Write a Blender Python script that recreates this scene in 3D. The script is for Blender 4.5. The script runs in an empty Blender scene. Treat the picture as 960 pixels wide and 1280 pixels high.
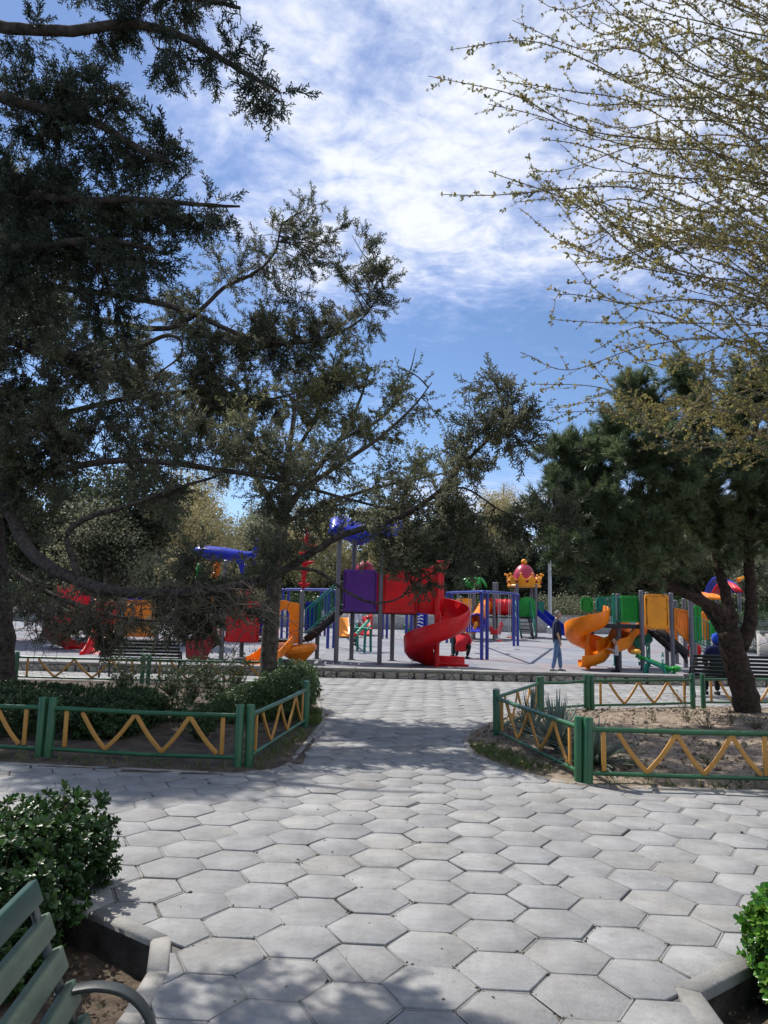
import bpy, math, random
import numpy as np
from mathutils import Vector, Matrix
from mathutils.geometry import tessellate_polygon

rad = math.radians
scene = bpy.context.scene
rng = np.random.default_rng(7)
random.seed(7)

# ------------------------------------------------------------------ camera
FPX = 26 / 36 * 1280            # focal length in photo pixels (26 mm on 36 mm)
EYE = 1.65
PITCH = math.atan(128 / FPX)
ROLL = rad(1.3)
Fv = np.array([0, math.cos(PITCH), math.sin(PITCH)])
U0 = np.array([0, -math.sin(PITCH), math.cos(PITCH)])
Rv = np.array([1., 0, 0]) * math.cos(ROLL) + U0 * math.sin(ROLL)
Uv = U0 * math.cos(ROLL) - np.array([1., 0, 0]) * math.sin(ROLL)
EYEP = np.array([0, 0, EYE])
cam_d = bpy.data.cameras.new('Camera')
cam_d.sensor_fit = 'VERTICAL'
cam_d.sensor_height = 36
cam_d.lens = 26
cam_d.clip_start = 0.05
cam_d.clip_end = 2000
cam = bpy.data.objects.new('Camera', cam_d)
scene.collection.objects.link(cam)
mw = Matrix.Identity(4)
for i in range(3):
    mw[i][0], mw[i][1], mw[i][2], mw[i][3] = Rv[i], Uv[i], -Fv[i], EYEP[i]
cam.matrix_world = mw
scene.camera = cam

# ------------------------------------------------------------------ light
SUN_EL, SUN_AZ = 52.0, -47.0     # azimuth from the view direction, negative is left
SUN_STRENGTH, SKY_STRENGTH, EXPOSURE = 4.8, 0.088, 0.47
world = bpy.data.worlds.new('World')
scene.world = world
world.use_nodes = True
wn, wl = world.node_tree.nodes, world.node_tree.links
wn.clear()
def wnode(t, **kw):
    n = wn.new(t)
    for k, v in kw.items():
        setattr(n, k, v)
    return n
sky = wnode('ShaderNodeTexSky', sky_type='NISHITA', sun_disc=False)
sky.sun_elevation = rad(SUN_EL)
sky.sun_rotation = rad(SUN_AZ)
sky.altitude = 1100
sky.air_density = 1.0
sky.dust_density = 0.25
sky.ozone_density = 2.0
def wmath(op, a, b=None, c=None, clamp=False):
    n = wnode('ShaderNodeMath', operation=op, use_clamp=clamp)
    for i, v in enumerate((a, b, c)):
        if v is None:
            continue
        if isinstance(v, (int, float)):
            n.inputs[i].default_value = v
        else:
            wl.new(v, n.inputs[i])
    return n.outputs[0]
def wrange(v, a, b, c=0.0, d=1.0):
    n = wnode('ShaderNodeMapRange', interpolation_type='SMOOTHSTEP')
    wl.new(v, n.inputs[0])
    for i, x in enumerate((a, b, c, d)):
        n.inputs[1 + i].default_value = x
    return n.outputs[0]
def wnoise(vec, scale, detail, rough, dist=0.0):
    n = wnode('ShaderNodeTexNoise')
    wl.new(vec, n.inputs['Vector'])
    n.inputs['Scale'].default_value = scale
    n.inputs['Detail'].default_value = detail
    n.inputs['Roughness'].default_value = rough
    n.inputs['Distortion'].default_value = dist
    return n.outputs['Fac']
tc = wnode('ShaderNodeTexCoord')
sep = wnode('ShaderNodeSeparateXYZ')
wl.new(tc.outputs['Generated'], sep.inputs[0])
zc = wmath('MAXIMUM', sep.outputs[2], 0.04)
cx = wmath('DIVIDE', sep.outputs[0], zc)       # where the sky ray meets a cloud layer one unit up
cy = wmath('DIVIDE', sep.outputs[1], zc)
comb = wnode('ShaderNodeCombineXYZ')
wl.new(cx, comb.inputs[0]); wl.new(cy, comb.inputs[1])
CL = comb.outputs[0]
big = wnoise(CL, 0.85, 3, 0.5, 0.3)
wisp = wnoise(CL, 4.5, 7, 0.62, 0.6)
ripple = wnoise(CL, 16, 5, 0.6, 0.3)
# one long bank of thin altocumulus overhead, ending over the far trees
bank = wmath('MULTIPLY', wrange(cy, 2.75, 1.85), wrange(cx, -0.72, -0.18))
bank = wmath('MAXIMUM', bank, wmath('MULTIPLY', wrange(cy, 4.6, 6.0), wrange(cx, -1.0, 0.5, 0.0, 0.85)))
cov = wmath('ADD', wmath('MULTIPLY', big, 0.55), wmath('ADD', wmath('MULTIPLY', wisp, 0.75), wmath('MULTIPLY', ripple, 0.38)))
cov = wmath('ADD', cov, wmath('MULTIPLY', bank, 0.42))
mask = wrange(cov, 0.86, 1.46)
mask = wmath('MULTIPLY', mask, wrange(sep.outputs[2], 0.03, 0.10))
cloud_col = wnode('ShaderNodeMixRGB')
cloud_col.inputs[1].default_value = (5.4, 6.3, 9.2, 1)
cloud_col.inputs[2].default_value = (8.0, 8.3, 8.9, 1)
wl.new(wrange(cov, 1.05, 1.42), cloud_col.inputs[0])
tint = wnode('ShaderNodeMixRGB', blend_type='MULTIPLY')
tint.inputs[0].default_value = 1.0
tint.inputs[2].default_value = (1.03, 1.10, 1.22, 1)
wl.new(sky.outputs[0], tint.inputs[1])
mixw = wnode('ShaderNodeMixRGB')
wl.new(mask, mixw.inputs[0]); wl.new(tint.outputs[0], mixw.inputs[1]); wl.new(cloud_col.outputs[0], mixw.inputs[2])
bg = wnode('ShaderNodeBackground')
bg.inputs['Strength'].default_value = SKY_STRENGTH
wl.new(mixw.outputs[0], bg.inputs['Color'])
wo = wnode('ShaderNodeOutputWorld')
wl.new(bg.outputs[0], wo.inputs['Surface'])

sun_d = bpy.data.lights.new('Sun', 'SUN')
sun_d.energy = SUN_STRENGTH
sun_d.angle = rad(0.53)
sun_d.color = (1.0, 0.955, 0.89)
sun = bpy.data.objects.new('Sun', sun_d)
scene.collection.objects.link(sun)
sdir = Vector((math.sin(rad(SUN_AZ)) * math.cos(rad(SUN_EL)), math.cos(rad(SUN_AZ)) * math.cos(rad(SUN_EL)), math.sin(rad(SUN_EL))))
sun.rotation_euler = (-sdir).to_track_quat('-Z', 'Y').to_euler()
sun.location = (-20, 25, 40)

scene.view_settings.view_transform = 'Standard'
scene.view_settings.look = 'None'
scene.view_settings.exposure = EXPOSURE
scene.view_settings.gamma = 1.0
scene.view_settings.use_curve_mapping = False
scene.cycles.max_bounces = 6
scene.cycles.diffuse_bounces = 3
scene.cycles.glossy_bounces = 3
scene.cycles.transmission_bounces = 4
scene.cycles.transparent_max_bounces = 6
scene.cycles.sample_clamp_indirect = 6

# ------------------------------------------------------------------ photo measurements -> world points
def ray(x, y):
    return Fv + (x - 480) / FPX * Rv + (640 - y) / FPX * Uv
def G(x, y, z=0.0):                 # where the sight line meets the level z
    d = ray(x, y)
    return EYEP + d * ((z - EYE) / d[2])
def P(x, y, Y):                     # the point of the sight line Y metres ahead
    d = ray(x, y)
    return EYEP + d * (Y / d[1])
def zplay(y):                       # the play surface climbs gently towards its back wall
    return 0.06 + 0.025 * (y - 21)

# ------------------------------------------------------------------ materials
MATS = {}
def mat(name, col, rough=0.6, var=0.12, scale=6.0, bump=0.0, bscale=40.0, spec=0.5, island=0.0, trans=0.0, coat=0.0, hue=None, metal=0.0, dirt=None):
    """procedural material: base colour broken up by noise, optional per-piece tint, bump and translucency"""
    if name in MATS:
        return MATS[name]
    m = bpy.data.materials.new(name)
    m.use_nodes = True
    nt = m.node_tree; N, L = nt.nodes, nt.links
    N.clear()
    out = N.new('ShaderNodeOutputMaterial')
    b = N.new('ShaderNodeBsdfPrincipled')
    b.inputs['Roughness'].default_value = rough
    b.inputs['Metallic'].default_value = metal
    b.inputs['Specular IOR Level'].default_value = spec
    b.inputs['Coat Weight'].default_value = coat
    b.inputs['Coat Roughness'].default_value = 0.15
    co = N.new('ShaderNodeTexCoord')
    no = N.new('ShaderNodeTexNoise')
    no.inputs['Scale'].default_value = scale
    no.inputs['Detail'].default_value = 6
    no.inputs['Roughness'].default_value = 0.6
    L.new(co.outputs['Object'], no.inputs['Vector'])
    mx = N.new('ShaderNodeMixRGB')
    c2 = hue if hue is not None else tuple(min(1, c * (1 + var)) for c in col)
    c1 = tuple(c * (1 - var) for c in col)
    mx.inputs[1].default_value = (*c1, 1); mx.inputs[2].default_value = (*c2, 1)
    mr = N.new('ShaderNodeMapRange')
    mr.inputs[1].default_value = 0.32; mr.inputs[2].default_value = 0.68
    L.new(no.outputs['Fac'], mr.inputs[0])
    L.new(mr.outputs[0], mx.inputs[0])
    colour = mx.outputs[0]
    if island:
        ge = N.new('ShaderNodeNewGeometry')
        hs = N.new('ShaderNodeHueSaturation')
        r1 = N.new('ShaderNodeMapRange')
        r1.inputs[3].default_value = 1 - island; r1.inputs[4].default_value = 1 + island
        L.new(ge.outputs['Random Per Island'], r1.inputs[0])
        L.new(r1.outputs[0], hs.inputs['Value'])
        wn_ = N.new('ShaderNodeTexWhiteNoise'); wn_.noise_dimensions = '1D'
        L.new(ge.outputs['Random Per Island'], wn_.inputs['W'])
        r2 = N.new('ShaderNodeMapRange')
        r2.inputs[3].default_value = 0.5 - island * 0.06; r2.inputs[4].default_value = 0.5 + island * 0.06
        L.new(wn_.outputs['Value'], r2.inputs[0]); L.new(r2.outputs[0], hs.inputs['Hue'])
        L.new(colour, hs.inputs['Color'])
        colour = hs.outputs[0]
    if dirt:
        dn = N.new('ShaderNodeTexNoise')
        dn.inputs['Scale'].default_value = dirt[1]; dn.inputs['Detail'].default_value = 8; dn.inputs['Roughness'].default_value = 0.7
        L.new(co.outputs['Object'], dn.inputs['Vector'])
        dr = N.new('ShaderNodeMapRange')
        dr.inputs[1].default_value = dirt[2]; dr.inputs[2].default_value = dirt[3]
        L.new(dn.outputs['Fac'], dr.inputs[0])
        dm = N.new('ShaderNodeMixRGB')
        L.new(dr.outputs[0], dm.inputs[0]); L.new(colour, dm.inputs[1])
        dm.inputs[2].default_value = (*dirt[0], 1)
        colour = dm.outputs[0]
    L.new(colour, b.inputs['Base Color'])
    if bump:
        bn = N.new('ShaderNodeTexNoise')
        bn.inputs['Scale'].default_value = bscale; bn.inputs['Detail'].default_value = 6; bn.inputs['Roughness'].default_value = 0.65
        L.new(co.outputs['Object'], bn.inputs['Vector'])
        bu = N.new('ShaderNodeBump')
        bu.inputs['Strength'].default_value = bump; bu.inputs['Distance'].default_value = 0.02
        L.new(bn.outputs['Fac'], bu.inputs['Height'])
        L.new(bu.outputs[0], b.inputs['Normal'])
    if trans:
        tb = N.new('ShaderNodeBsdfTranslucent')
        L.new(colour, tb.inputs['Color'])
        ms = N.new('ShaderNodeMixShader')
        ms.inputs[0].default_value = trans
        L.new(b.outputs[0], ms.inputs[1]); L.new(tb.outputs[0], ms.inputs[2])
        L.new(ms.outputs[0], out.inputs['Surface'])
    else:
        L.new(b.outputs[0], out.inputs['Surface'])
    MATS[name] = m
    return m

# ------------------------------------------------------------------ mesh building
class MB:
    """collects boxes, tubes, sheets and leaves; build() links them as ONE mesh object"""
    def __init__(self):
        self.v, self.f, self.n = [], [], 0      # vertex arrays, (face index array, corners) blocks
    def add(self, verts, faces):
        verts = np.asarray(verts, float).reshape(-1, 3)
        groups = {}
        for f in faces:
            groups.setdefault(len(f), []).append(f)
        for k, fs in groups.items():
            self.f.append(np.asarray(fs, np.int64) + self.n)
        self.v.append(verts); self.n += len(verts)
        return self
    def add_np(self, verts, faces):
        self.f.append(faces + self.n); self.v.append(verts); self.n += len(verts)
        return self
    def box(self, c, s, rz=0.0, rx=0.0, ry=0.0):
        h = np.array(s) / 2
        v = np.array([[x, y, z] for x in (-1, 1) for y in (-1, 1) for z in (-1, 1)]) * h
        if rx or ry or rz:
            M = np.array(Matrix.Rotation(rz, 3, 'Z') @ Matrix.Rotation(ry, 3, 'Y') @ Matrix.Rotation(rx, 3, 'X'))
            v = v @ M.T
        return self.add(v + np.array(c), [(0, 1, 3, 2), (4, 6, 7, 5), (0, 4, 5, 1), (2, 3, 7, 6), (0, 2, 6, 4), (1, 5, 7, 3)])
    def bar(self, a, b, w, h, up=(0, 0, 1)):
        """rectangular bar from a to b, w across, h along up"""
        a, b, up = np.array(a, float), np.array(b, float), np.array(up, float)
        t = (b - a) / np.linalg.norm(b - a)
        s = np.cross(t, up); s /= np.linalg.norm(s); u = np.cross(s, t)
        v = [p + s * sx * w / 2 + u * sz * h / 2 for p in (a, b) for sx, sz in ((-1, -1), (1, -1), (1, 1), (-1, 1))]
        return self.add(v, [(3, 2, 1, 0), (4, 5, 6, 7), (0, 1, 5, 4), (1, 2, 6, 5), (2, 3, 7, 6), (3, 0, 4, 7)])
    def tube(self, pts, r, n=8, cap=True, closed=False):
        pts = np.asarray(pts, float)
        k = len(pts)
        r = np.full(k, r) if np.isscalar(r) else np.asarray(r, float)
        if closed:
            t = np.roll(pts, -1, 0) - np.roll(pts, 1, 0)
        else:
            t = np.gradient(pts, axis=0)
        t /= np.maximum(np.linalg.norm(t, axis=1, keepdims=True), 1e-9)
        ref = np.array([0, 0, 1.]) if abs(t[:, 2]).mean() < 0.8 else np.array([1., 0, 0])
        s = np.cross(t, ref); s /= np.maximum(np.linalg.norm(s, axis=1, keepdims=True), 1e-9)
        u = np.cross(s, t)
        a = np.linspace(0, 2 * math.pi, n, endpoint=False)
        ring = pts[:, None] + r[:, None, None] * (np.cos(a)[None, :, None] * s[:, None] + np.sin(a)[None, :, None] * u[:, None])
        v = ring.reshape(-1, 3)
        kk = k if closed else k - 1
        i = np.arange(kk)[:, None]; j = np.arange(n)[None]
        i2 = (i + 1) % k; j2 = (j + 1) % n
        q = np.stack([i * n + j, i * n + j2, i2 * n + j2, i2 * n + j], -1).reshape(-1, 4)
        base = self.n
        self.add_np(v, q)
        if cap and not closed and n > 2:
            self.f.append(np.arange(n)[None, ::-1] + base)
            self.f.append(np.arange(n)[None] + base + (k - 1) * n)
        return self
    def sweep(self, pts, w, h, side):
        """flat bar w x h swept along a path; side is the constant direction of its width"""
        pts = np.asarray(pts, float); side = np.asarray(side, float); side = side / np.linalg.norm(side)
        t = np.gradient(pts, axis=0); t /= np.linalg.norm(t, axis=1, keepdims=True)
        u = np.cross(side, t); u /= np.linalg.norm(u, axis=1, keepdims=True)
        return self.loft([[p + side * a * w / 2 + q * b * h / 2 for a, b in ((-1, -1), (1, -1), (1, 1), (-1, 1))] for p, q in zip(pts, u)])
    def lathe(self, prof, c=(0, 0, 0), n=24, rx=0.0, ry=0.0, rz=0.0, sx=1.0, sy=1.0):
        """profile of (radius, height) turned about z"""
        prof = np.asarray(prof, float)
        a = np.linspace(0, 2 * math.pi, n, endpoint=False)
        v = np.stack([prof[:, 0, None] * np.cos(a) * sx, prof[:, 0, None] * np.sin(a) * sy, np.repeat(prof[:, 1, None], n, 1)], -1).reshape(-1, 3)
        M = np.array(Matrix.Rotation(rz, 3, 'Z') @ Matrix.Rotation(ry, 3, 'Y') @ Matrix.Rotation(rx, 3, 'X'))
        v = v @ M.T + np.array(c)
        k = len(prof)
        i = np.arange(k - 1)[:, None]; j = np.arange(n)[None]; j2 = (j + 1) % n
        q = np.stack([i * n + j, i * n + j2, (i + 1) * n + j2, (i + 1) * n + j], -1).reshape(-1, 4)
        base = self.n
        self.add_np(v, q)
        if prof[0, 0] > 1e-4: self.f.append(np.arange(n)[None, ::-1] + base)
        if prof[-1, 0] > 1e-4: self.f.append(np.arange(n)[None] + base + (k - 1) * n)
        return self
    def ball(self, c, r, n=16, m=10, s=(1, 1, 1)):
        t = np.linspace(-math.pi / 2, math.pi / 2, m)
        prof = np.stack([np.cos(t) * r, np.sin(t) * r * s[2]], -1)
        prof[0, 0] = prof[-1, 0] = 1e-5
        return self.lathe(prof, c, n, sx=s[0], sy=s[1])
    def prism(self, poly, origin, ux, uy, th):
        """flat outline extruded by th along ux x uy; poly in the ux/uy plane"""
        o, ux, uy = np.array(origin, float), np.array(ux, float), np.array(uy, float)
        nrm = np.cross(ux, uy); nrm /= np.linalg.norm(nrm)
        pl = np.asarray(poly, float)
        a = o + pl[:, :1] * ux + pl[:, 1:2] * uy
        k = len(pl)
        v = np.concatenate([a - nrm * th / 2, a + nrm * th / 2])
        tri = tessellate_polygon([[Vector((p[0], p[1], 0)) for p in pl]])
        fs = [tuple(t[::-1]) for t in tri] + [tuple(i + k for i in t) for t in tri]
        area = sum(pl[i][0] * pl[(i + 1) % k][1] - pl[(i + 1) % k][0] * pl[i][1] for i in range(k))
        rngk = range(k) if area > 0 else range(k)
        for i in rngk:
            j = (i + 1) % k
            fs.append((i, j, j + k, i + k))
        return self.add(v, fs)
    def sheet(self, rows):
        """grid of points (list of rows) -> quads"""
        rows = np.asarray(rows, float)
        m, n = rows.shape[:2]
        i = np.arange(m - 1)[:, None]; j = np.arange(n - 1)[None]
        q = np.stack([i * n + j, i * n + j + 1, (i + 1) * n + j + 1, (i + 1) * n + j], -1).reshape(-1, 4)
        return self.add_np(rows.reshape(-1, 3), q)
    def loft(self, rows, close=True, cap=True):
        """rows of closed rings -> skin"""
        rows = np.asarray(rows, float)
        m, n = rows.shape[:2]
        i = np.arange(m - 1)[:, None]; j = np.arange(n)[None]; j2 = (j + 1) % n
        q = np.stack([i * n + j, i * n + j2, (i + 1) * n + j2, (i + 1) * n + j], -1).reshape(-1, 4)
        base = self.n
        self.add_np(rows.reshape(-1, 3), q)
        if cap:
            self.f.append(np.arange(n)[None, ::-1] + base)
            self.f.append(np.arange(n)[None] + base + (m - 1) * n)
        return self
    def instances(self, tv, tf, pos, dirs, scale, roll=None):
        """copies of a small template (leaf, sprig) pointing along dirs"""
        pos = np.asarray(pos, float); N = len(pos)
        if N == 0:
            return self
        d = np.asarray(dirs, float); d = d / np.maximum(np.linalg.norm(d, axis=1, keepdims=True), 1e-9)
        ref = rng.normal(size=(N, 3)) if roll is None else np.asarray(roll, float)
        s = np.cross(d, ref); s /= np.maximum(np.linalg.norm(s, axis=1, keepdims=True), 1e-9)
        u = np.cross(d, s)
        sc = np.broadcast_to(np.asarray(scale, float), (N,))
        v = (tv[None, :, 0, None] * d[:, None] + tv[None, :, 1, None] * s[:, None] + tv[None, :, 2, None] * u[:, None]) * sc[:, None, None] + pos[:, None]
        f = tf[None] + (np.arange(N) * len(tv))[:, None, None]
        return self.add_np(v.reshape(-1, 3), f.reshape(-1, tf.shape[1]))
    def build(self, name, material, parent=None, smooth=None, world=True, bevel=0.0):
        me = bpy.data.meshes.new(name)
        v = np.concatenate(self.v) if self.v else np.zeros((0, 3))
        if parent is not None and world:
            v = v - np.array(world_loc(parent))
        me.vertices.add(len(v))
        me.vertices.foreach_set('co', v.astype(np.float32).ravel())
        loops = np.concatenate([b.ravel() for b in self.f]) if self.f else np.zeros(0, int)
        tot = np.concatenate([np.full(len(b), b.shape[1]) for b in self.f]) if self.f else np.zeros(0, int)
        me.loops.add(len(loops))
        me.loops.foreach_set('vertex_index', loops.astype(np.int32))
        me.polygons.add(len(tot))
        me.polygons.foreach_set('loop_start', np.concatenate([[0], np.cumsum(tot)[:-1]]).astype(np.int32) if len(tot) else np.zeros(0, np.int32))
        if smooth is not None and len(tot):
            me.polygons.foreach_set('use_smooth', np.ones(len(tot), bool))
        me.update(calc_edges=True)
        if smooth is not None and smooth < 170:
            me.set_sharp_from_angle(angle=rad(smooth))
        me.materials.append(material)
        o = bpy.data.objects.new(name, me)
        scene.collection.objects.link(o)
        if parent is not None:
            o.parent = parent
        if bevel:
            bv = o.modifiers.new('bevel', 'BEVEL')
            bv.width = bevel; bv.segments = 2; bv.limit_method = 'ANGLE'
        return o

def world_loc(o):
    loc = np.array(o.location)
    while o.parent is not None:
        o = o.parent
        loc = loc + np.array(o.location)
    return loc
def tag(o, label=None, cat=None, group=None, kind=None):
    if label: o['label'] = label
    if cat: o['category'] = cat
    if group: o['group'] = group
    if kind: o['kind'] = kind
    return o
def thing(name, loc, label, cat, group=None, rz=0.0):
    o = bpy.data.objects.new(name, None)
    o.empty_display_size = 0.2
    scene.collection.objects.link(o)
    o.location = tuple(loc); o.rotation_euler = (0, 0, rz)
    return tag(o, label, cat, group)
def copy_tree(root, loc, rz, label=None):
    """a copy of a thing with copies of its parts and sub-parts"""
    r = root.copy(); scene.collection.objects.link(r)
    r.location = tuple(loc); r.rotation_euler = (0, 0, rz)
    if label: r['label'] = label
    for ch in list(root.children):
        c = ch.copy(); scene.collection.objects.link(c); c.parent = r
        for g in list(ch.children):
            d = g.copy(); scene.collection.objects.link(d); d.parent = c
    return r
def smooth_path(pts, n):
    """Catmull-Rom through the points, n samples per span"""
    p = np.asarray(pts, float)
    p = np.concatenate([[2 * p[0] - p[1]], p, [2 * p[-1] - p[-2]]])
    out = []
    for i in range(1, len(p) - 2):
        for t in np.linspace(0, 1, n, endpoint=False):
            a, b, c, d = p[i - 1], p[i], p[i + 1], p[i + 2]
            out.append(0.5 * ((2 * b) + (c - a) * t + (2 * a - 5 * b + 4 * c - d) * t * t + (3 * b - a - 3 * c + d) * t ** 3))
    out.append(p[-2])
    return np.array(out)
def inside(poly, x, y):
    poly = np.asarray(poly); r = np.zeros(np.shape(x), bool)
    j = len(poly) - 1
    for i in range(len(poly)):
        xi, yi, xj, yj = poly[i][0], poly[i][1], poly[j][0], poly[j][1]
        c = ((yi > y) != (yj > y)) & (x < (xj - xi) * (y - yi) / (yj - yi + 1e-12) + xi)
        r ^= c; j = i
    return r
# ================================================================== GROUND
def arc(c, r, a0, a1, n):
    return [(c[0] + r * math.cos(rad(a)), c[1] + r * math.sin(rad(a))) for a in np.linspace(a0, a1, n)]
# the planting beds, as outlines on the ground
BED_L = [(-12, 8.55), (-4.2, 8.12), (-1.75, 7.86)] + arc((-1.6, 8.5), 0.66, -80, -5, 7) + [(-0.86, 10.6), (-0.84, 11.6), (-0.95, 13.0), (-1.3, 15.6)] + arc((-2.0, 16.5), 0.7, 0, 90, 5) + [(-12, 17.4)]
BED_R = [(12, 7.5), (3.4, 7.55), (2.3, 7.6), (1.75, 7.85), (1.35, 8.5), (1.12, 9.3), (1.1, 10.1), (1.25, 10.9), (1.7, 11.9), (2.3, 13.1), (2.9, 13.55), (3.8, 13.95), (6.2, 14.8), (12, 15.3)]
BED_NL = [(-1.505, 4.376), (-1.033, 4.03), (-0.94, 3.66), (-0.93, 3.3), (-0.98, 2.2), (-1.0, -1.5), (-4.5, -1.5), (-4.5, 5.0), (-2.4, 4.9)]
BED_NR = [(1.367, 3.618), (1.828, 3.961), (2.6, 4.25), (5.2, 4.3), (5.2, -1.0), (1.3, -1.0), (1.34, 3.2)]
def inset(poly, d):
    """outline moved inward by d"""
    p = np.array(poly); k = len(p)
    area = sum(p[i][0] * p[(i + 1) % k][1] - p[(i + 1) % k][0] * p[i][1] for i in range(k))
    sg = 1 if area > 0 else -1
    out = []
    for i in range(k):
        e1 = p[i] - p[i - 1]; e2 = p[(i + 1) % k] - p[i]
        n1 = sg * np.array([-e1[1], e1[0]]) / np.linalg.norm(e1); n2 = sg * np.array([-e2[1], e2[0]]) / np.linalg.norm(e2)
        b = n1 + n2; b /= max(np.linalg.norm(b), 1e-6)
        out.append(p[i] + b * d / max(0.5, b @ n1))
    return np.array(out)

def concrete(name, col, var, isl, bscale=60, stain=True, joint=False):
    m = bpy.data.materials.new(name); m.use_nodes = True
    N, L = m.node_tree.nodes, m.node_tree.links
    b = N['Principled BSDF']
    b.inputs['Roughness'].default_value = 0.82
    b.inputs['Specular IOR Level'].default_value = 0.35
    co = N.new('ShaderNodeTexCoord')
    def noise(s, d, r=0.6):
        n = N.new('ShaderNodeTexNoise'); n.inputs['Scale'].default_value = s; n.inputs['Detail'].default_value = d; n.inputs['Roughness'].default_value = r
        L.new(co.outputs['Object'], n.inputs['Vector']); return n.outputs['Fac']
    def rng_(v, a, b_, c, d):
        n = N.new('ShaderNodeMapRange'); L.new(v, n.inputs[0])
        for i, x in enumerate((a, b_, c, d)): n.inputs[1 + i].default_value = x
        return n.outputs[0]
    def mul(a, b_):
        n = N.new('ShaderNodeMath'); n.operation = 'MULTIPLY'; L.new(a, n.inputs[0])
        if isinstance(b_, float): n.inputs[1].default_value = b_
        else: L.new(b_, n.inputs[1])
        return n.outputs[0]
    ge = N.new('ShaderNodeNewGeometry')
    v = mul(rng_(ge.outputs['Random Per Island'], 0, 1, 1 - isl, 1 + isl), rng_(noise(3.2, 8, 0.65), 0.3, 0.7, 1 - var, 1 + var))
    v = mul(v, rng_(noise(26, 6, 0.7), 0.3, 0.7, 0.90, 1.08))
    v = mul(v, rng_(noise(150, 3, 0.7), 0.3, 0.7, 0.92, 1.07))
    if stain:
        v = mul(v, rng_(noise(0.55, 5), 0.35, 0.62, 0.86, 1.04))
        # scuffed dark spots
        v = mul(v, rng_(noise(9.0, 10, 0.75), 0.58, 0.72, 1.0, 0.68))
        v = mul(v, rng_(noise(2.1, 9, 0.7), 0.56, 0.70, 1.0, 0.82))
        v = mul(v, rng_(noise(34.0, 4, 0.6), 0.70, 0.76, 1.0, 1.35))
    mx = N.new('ShaderNodeMixRGB')
    mx.inputs[1].default_value = (*col, 1); mx.inputs[2].default_value = (col[0] * 1.02, col[1] * 0.99, col[2] * 0.93, 1)
    wnz = N.new('ShaderNodeTexWhiteNoise'); wnz.noise_dimensions = '1D'
    L.new(ge.outputs['Random Per Island'], wnz.inputs['W'])
    tintm = N.new('ShaderNodeMath'); tintm.operation = 'MULTIPLY'
    L.new(wnz.outputs['Value'], tintm.inputs[0]); L.new(rng_(noise(1.4, 4), 0.35, 0.65, 0.0, 1.3), tintm.inputs[1])
    L.new(tintm.outputs[0], mx.inputs[0])
    sc = N.new('ShaderNodeVectorMath'); sc.operation = 'SCALE'
    L.new(mx.outputs[0], sc.inputs[0]); L.new(v, sc.inputs['Scale'])
    L.new(sc.outputs[0], b.inputs['Base Color'])
    bu = N.new('ShaderNodeBump'); bu.inputs['Strength'].default_value = 0.7; bu.inputs['Distance'].default_value = 0.008
    L.new(noise(bscale, 8, 0.7), bu.inputs['Height']); L.new(bu.outputs[0], b.inputs['Normal'])
    MATS[name] = m
    return m
M_TILE = concrete('paving_concrete', (0.240, 0.240, 0.238), 0.26, 0.085)
M_MORTAR = concrete('joint_mortar', (0.12, 0.116, 0.11), 0.3, 0.12, 120)
M_FILLET = concrete('mortar_fillet', (0.225, 0.222, 0.215), 0.3, 0.15, 120)
M_KERB = concrete('kerb_concrete', (0.235, 0.228, 0.212), 0.25, 0.06, 50)
M_SOIL = mat('soil', (0.19, 0.145, 0.105), 0.95, 0.35, 4, 0.9, 30, 0.2, hue=(0.30, 0.24, 0.18))
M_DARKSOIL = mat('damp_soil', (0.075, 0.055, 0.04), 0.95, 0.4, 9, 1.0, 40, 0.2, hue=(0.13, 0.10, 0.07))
M_GRASS = mat('rough_grass', (0.05, 0.075, 0.025), 0.9, 0.4, 1.5, 0.6, 20, 0.2, hue=(0.11, 0.10, 0.045))

# base sheet to the horizon, with the two sunken foreground beds cut out of it
outer = [(-400, -60), (400, -60), (400, 600), (-400, 600)]
def flat_mesh(outer, holes, z):
    loops = [[Vector((x, y, 0)) for x, y in outer]] + [[Vector((float(x), float(y), 0)) for x, y in h] for h in holes]
    pts = [p for l in loops for p in l]
    tri = tessellate_polygon(loops)
    fs = []
    for t in tri:
        a, b, c = (pts[i] for i in t)
        if (b - a).cross(c - a).z < 0: t = t[::-1]
        fs.append(tuple(t))
    return MB().add([(p.x, p.y, z) for p in pts], fs)
tag(flat_mesh(outer, [inset(BED_NL, 0.05), inset(BED_NR, 0.05)], -0.016).build('ground', M_MORTAR), kind='structure')

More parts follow.
